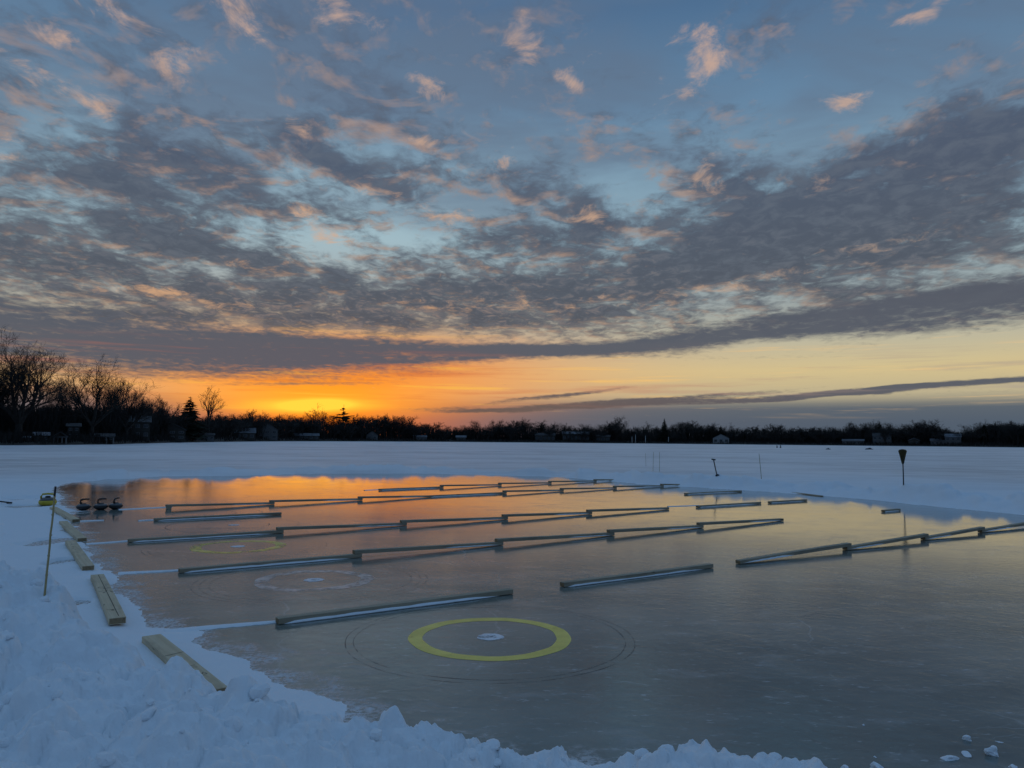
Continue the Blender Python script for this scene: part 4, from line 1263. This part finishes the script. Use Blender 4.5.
# --- houses on the shore
def house(px, off, w_px, wall_px, roof_px, label, wall='siding_grey', roof='roof_snow', gable_front=False, depth=7.0, wins=3, storeys=1, chimney=False, porch=False, name='lake_house', cat='house'):
    q = shore_pt(px, off)
    dd = math.hypot(q.x, q.y)
    k = dd / FPX
    W, Hh, Rf = w_px * k, wall_px * k, roof_px * k
    ang = -math.atan2(q.x, q.y)
    o = thing(name, label, cat, q, ang)
    bm = bmesh.new(); add_box(bm, -W / 2, W / 2, 0, depth, -0.6, Hh); bm_obj('wall', bm, wall, o)
    ov = 0.35
    if gable_front:
        v = [(-W / 2 - ov, -ov, Hh), (W / 2 + ov, -ov, Hh), (0, -ov, Hh + Rf), (-W / 2 - ov, depth + ov, Hh), (W / 2 + ov, depth + ov, Hh), (0, depth + ov, Hh + Rf)]
        gv = [(-W / 2, 0.02, Hh), (W / 2, 0.02, Hh), (0, 0.02, Hh + Rf * 0.96), (-W / 2, 0.2, Hh), (W / 2, 0.2, Hh), (0, 0.2, Hh + Rf * 0.96)]
        t = 0.22
        rv = [(-W / 2 - ov, -ov, Hh - 0.15), (0, -ov, Hh + Rf), (W / 2 + ov, -ov, Hh - 0.15), (-W / 2 - ov, depth + ov, Hh - 0.15), (0, depth + ov, Hh + Rf), (W / 2 + ov, depth + ov, Hh - 0.15)]
        rv2 = [(x, y, z + t) for x, y, z in rv]
        r_ = mesh_obj('roof', rv + rv2, [(0, 3, 4, 1), (1, 4, 5, 2), (6, 7, 10, 9), (7, 8, 11, 10), (0, 1, 7, 6), (1, 2, 8, 7), (3, 9, 10, 4), (4, 10, 11, 5), (0, 6, 9, 3), (2, 5, 11, 8)], roof, o)
        mesh_obj('gable', gv, [(0, 1, 2), (5, 4, 3), (0, 3, 4, 1), (1, 4, 5, 2), (2, 5, 3, 0)], wall, o)
    else:
        m_ = depth / 2
        rv = [(-W / 2 - ov, -ov, Hh), (-W / 2 - ov, depth + ov, Hh), (-W / 2 - ov, m_, Hh + Rf), (W / 2 + ov, -ov, Hh), (W / 2 + ov, depth + ov, Hh), (W / 2 + ov, m_, Hh + Rf)]
        r_ = mesh_obj('roof', rv, [(0, 2, 1), (3, 4, 5), (0, 3, 5, 2), (1, 2, 5, 4), (0, 1, 4, 3)], roof, o)
    if chimney:
        bm = bmesh.new(); add_box(bm, W * 0.22, W * 0.22 + 0.9, depth * 0.5, depth * 0.5 + 0.9, Hh, Hh + Rf + 1.2); bm_obj('chimney', bm, 'siding_dark', r_)
    for s in range(storeys):
        z0 = Hh * (s + 0.30) / storeys; z1 = Hh * (s + 0.78) / storeys
        for i in range(wins):
            cx = -W / 2 + W * (i + 0.5) / wins
            ww = W / wins * 0.28
            bm = bmesh.new(); add_box(bm, cx - ww, cx + ww, -0.05, 0.10, z0, z1)
            wo_ = bm_obj('window', bm, 'trim', o)
            bm = bmesh.new(); add_box(bm, cx - ww * 0.82, cx - ww * 0.05, -0.08, 0.0, z0 + 0.12, z1 - 0.12); bm_obj('pane', bm, 'glass', wo_)
            bm = bmesh.new(); add_box(bm, cx + ww * 0.05, cx + ww * 0.82, -0.08, 0.0, z0 + 0.12, z1 - 0.12); bm_obj('pane', bm, 'glass', wo_)
    if porch:
        n = 4
        for i in range(n):
            x = -W / 2 + W * i / (n - 1)
            bm = bmesh.new(); add_box(bm, x - 0.12, x + 0.12, -2.2, -1.96, -0.6, Hh * 0.8); bm_obj('porch_post', bm, 'trim', o)
        bm = bmesh.new(); add_box(bm, -W / 2 - 0.2, W / 2 + 0.2, -2.4, -0.02, Hh * 0.8, Hh * 0.8 + 0.25); bm_obj('porch_roof', bm, roof, o)
    return o

house(27, 3, 3.2, 3.5, 1.5, 'tiny pale boathouse under the tallest left tree', 'siding_grey', 'roof_snow', wins=1, depth=3, name='boat_shed', cat='shed')
house(41, 4, 10, 5, 3, 'dark cottage with a snowy roof under the big left trees', 'siding_dark', 'roof_snow', wins=3)
house(60, 4, 9, 4, 3.5, 'small gabled cottage with porch posts under the big left trees', 'siding_dark', 'roof_dark', True, 5, 2, porch=True)
house(73, 9, 9, 11, 3, 'narrow two-storey dark house among the big left trees', 'siding_dark', 'roof_dark', False, 6, 2, 2)
house(103, 4, 16, 4.5, 2.5, 'low wide cottage with porch posts right of the big left trees', 'siding_dark', 'roof_dark', False, 6, 4, porch=True)
house(137, 10, 20, 15, 6, 'tall dark house at the right end of the left thicket', 'siding_dark', 'roof_dark', False, 9, 3, 2, True)
house(172, 6, 22, 9, 6, 'dark gabled lakeside house left of the dark conifer', 'siding_dark', 'roof_dark', True, 9, 3, 2)
house(207, 3, 12, 5, 2, 'small pale shed by the water below the tall sparse tree', 'siding_grey', 'roof_dark', False, 5, 3, name='lake_shed', cat='shed')
house(245, 8, 18, 6, 5, 'low house with pale roof left of the big gabled house', 'siding_dark', 'roof_snow', False, 9, 3)
house(267, 8, 19, 9, 7, 'grey gabled two-storey house below the left of the sunset glow', 'siding_grey', 'roof_dark', True, 10, 3, 2)
house(306, 6, 24, 4, 2.5, 'long low building below the sunset glow', 'siding_dark', 'roof_snow', False, 8, 5)
house(372, 6, 11, 5, 4, 'small gabled house right of the flat-layered pine', 'siding_grey', 'roof_dark', True, 8, 2)
house(420, 5, 13, 3.5, 2, 'low building with pale snowy roof left of centre on the far shore', 'siding_grey', 'roof_snow', False, 8, 4)
house(461, 6, 10, 3.5, 2, 'tiny dark house with pale roof near the centre of the far shore', 'siding_dark', 'roof_snow', False, 8, 3)
house(545, 8, 20, 6, 2.5, 'low dark building left of the long flat-roofed hall on the far shore', 'siding_dark', 'roof_dark', False, 10, 5)
house(576, 9, 27, 7.5, 2.5, 'long hall with pale flat roof at centre of the far shore', 'siding_dark', 'roof_snow', False, 14, 7)
house(603, 9, 14, 5, 2, 'small dark annex right of the long hall on the far shore', 'siding_dark', 'roof_dark', False, 10, 3)
house(721, 4, 15, 5, 4, 'pale gabled lakeside house below the small round evergreen', 'siding_white', 'roof_dark', True, 10, 3)
house(853, 5, 18, 3.5, 1.5, 'low pale strip building left of the larger far right house', 'siding_grey', 'roof_snow', False, 8, 6)
house(882, 7, 15, 7.5, 3, 'two-storey pale house behind the broom on the far right shore', 'siding_grey', 'roof_dark', False, 9, 4, 2)
house(914, 6, 9, 4, 2, 'small dark cottage just right of the broom on the far shore', 'siding_dark', 'roof_snow', True, 8, 2)
house(939, 5, 13, 4, 2, 'low pale house left of the last two-storey house at far right', 'siding_grey', 'roof_snow', False, 9, 4)
house(953, 7, 12, 7, 3, 'last two-storey pale house at the far right shore', 'siding_grey', 'roof_snow', False, 9, 3, 2)

for px, h_px, lab in [(632, 6, 'leftmost of the pale masts on the far shore'), (635.5, 8, 'tallest of the pale masts on the far shore'), (645.5, 7, 'third pale mast on the far shore, left of the conifer'), (668.5, 6, 'pale mast on the far shore just right of the pointed conifer')]:
    q = shore_pt(px, 1.5); k = math.hypot(q.x, q.y) / FPX
    o = thing('mast', lab, 'mast', q, 0, 'pale masts on the far shore')
    v, f = tube([(0, 0, -0.6), (0, 0, h_px * k * 0.6), (0, 0, h_px * k)], [0.26, 0.22, 0.16], 8); mesh_obj('pole', v, f, 'pole', o, smooth=True)
    v, f = lathe([(0.16, 0), (0.22, 0.1), (0.10, 0.3)], 8); c = mesh_obj('finial', v, f, 'pole', o); c.location = (0, 0, h_px * k - 0.02)

# low dark things left out on the open lake
def low_hull(px, py, w_px, h_px, label):
    q = G(px, py); k = (q - CAMP).length / FPX
    L, W, Hh = w_px * k, 0.9, h_px * k
    q.z = hz(q.x, q.y)
    o = thing('covered_sled', label, 'sled', q, -math.atan2(q.x, q.y) + 0.12)
    vs_, fs = [], []
    n = 12
    for i in range(n + 1):
        u = -1 + 2 * i / n
        hh = Hh * (1 - abs(u) ** 2.5) * (1 + 0.18 * math.sin(5 * u)) + 0.04
        ww = W * (1 - abs(u) ** 4) * 0.5 + 0.06
        for a in range(7):
            t = math.pi * a / 6
            vs_.append((u * L / 2, math.cos(t) * ww, math.sin(t) * hh))
    for i in range(n):
        for a in range(6):
            fs.append((i * 7 + a, i * 7 + a + 1, i * 7 + 8 + a, i * 7 + 7 + a))
    mesh_obj('cover', vs_, fs, 'black', o, smooth=True)
    for s in (-1, 1):
        v, f = tube([(-L / 2, s * W * 0.4, 0.02), (L * 0.4, s * W * 0.4, 0.02), (L / 2 + 0.1, s * W * 0.4, 0.14)], [0.03] * 3, 6); mesh_obj('runner', v, f, 'metal_dark', o)
low_hull(828, 449.7, 4.0, 1.0, 'small low dark object lying on the far lake, left of the larger one')
low_hull(869, 449.7, 6.5, 1.3, 'larger low dark object lying on the far lake, left of the broom')
def bucket(px, py, h_px, label):
    q = G(px, py); k = (q - CAMP).length / FPX
    q.z = hz(q.x, q.y)
    o = thing('dark_post', label, 'post', q, 0, 'dark posts on the far lake')
    v, f = tube([(0, 0, -0.1), (0.02, 0, h_px * k * 0.6), (0, 0, h_px * k)], [0.16, 0.14, 0.12], 8); mesh_obj('pole', v, f, 'black', o)
    v, f = tube([(0, 0, -0.05), (0, 0, 0.18)], [0.30, 0.2], 8); mesh_obj('foot', v, f, 'black', o)
bucket(777, 447.9, 2.2, 'left of two tiny dark posts on the far lake edge')
bucket(780.5, 448.2, 2.6, 'right of two tiny dark posts on the far lake edge')
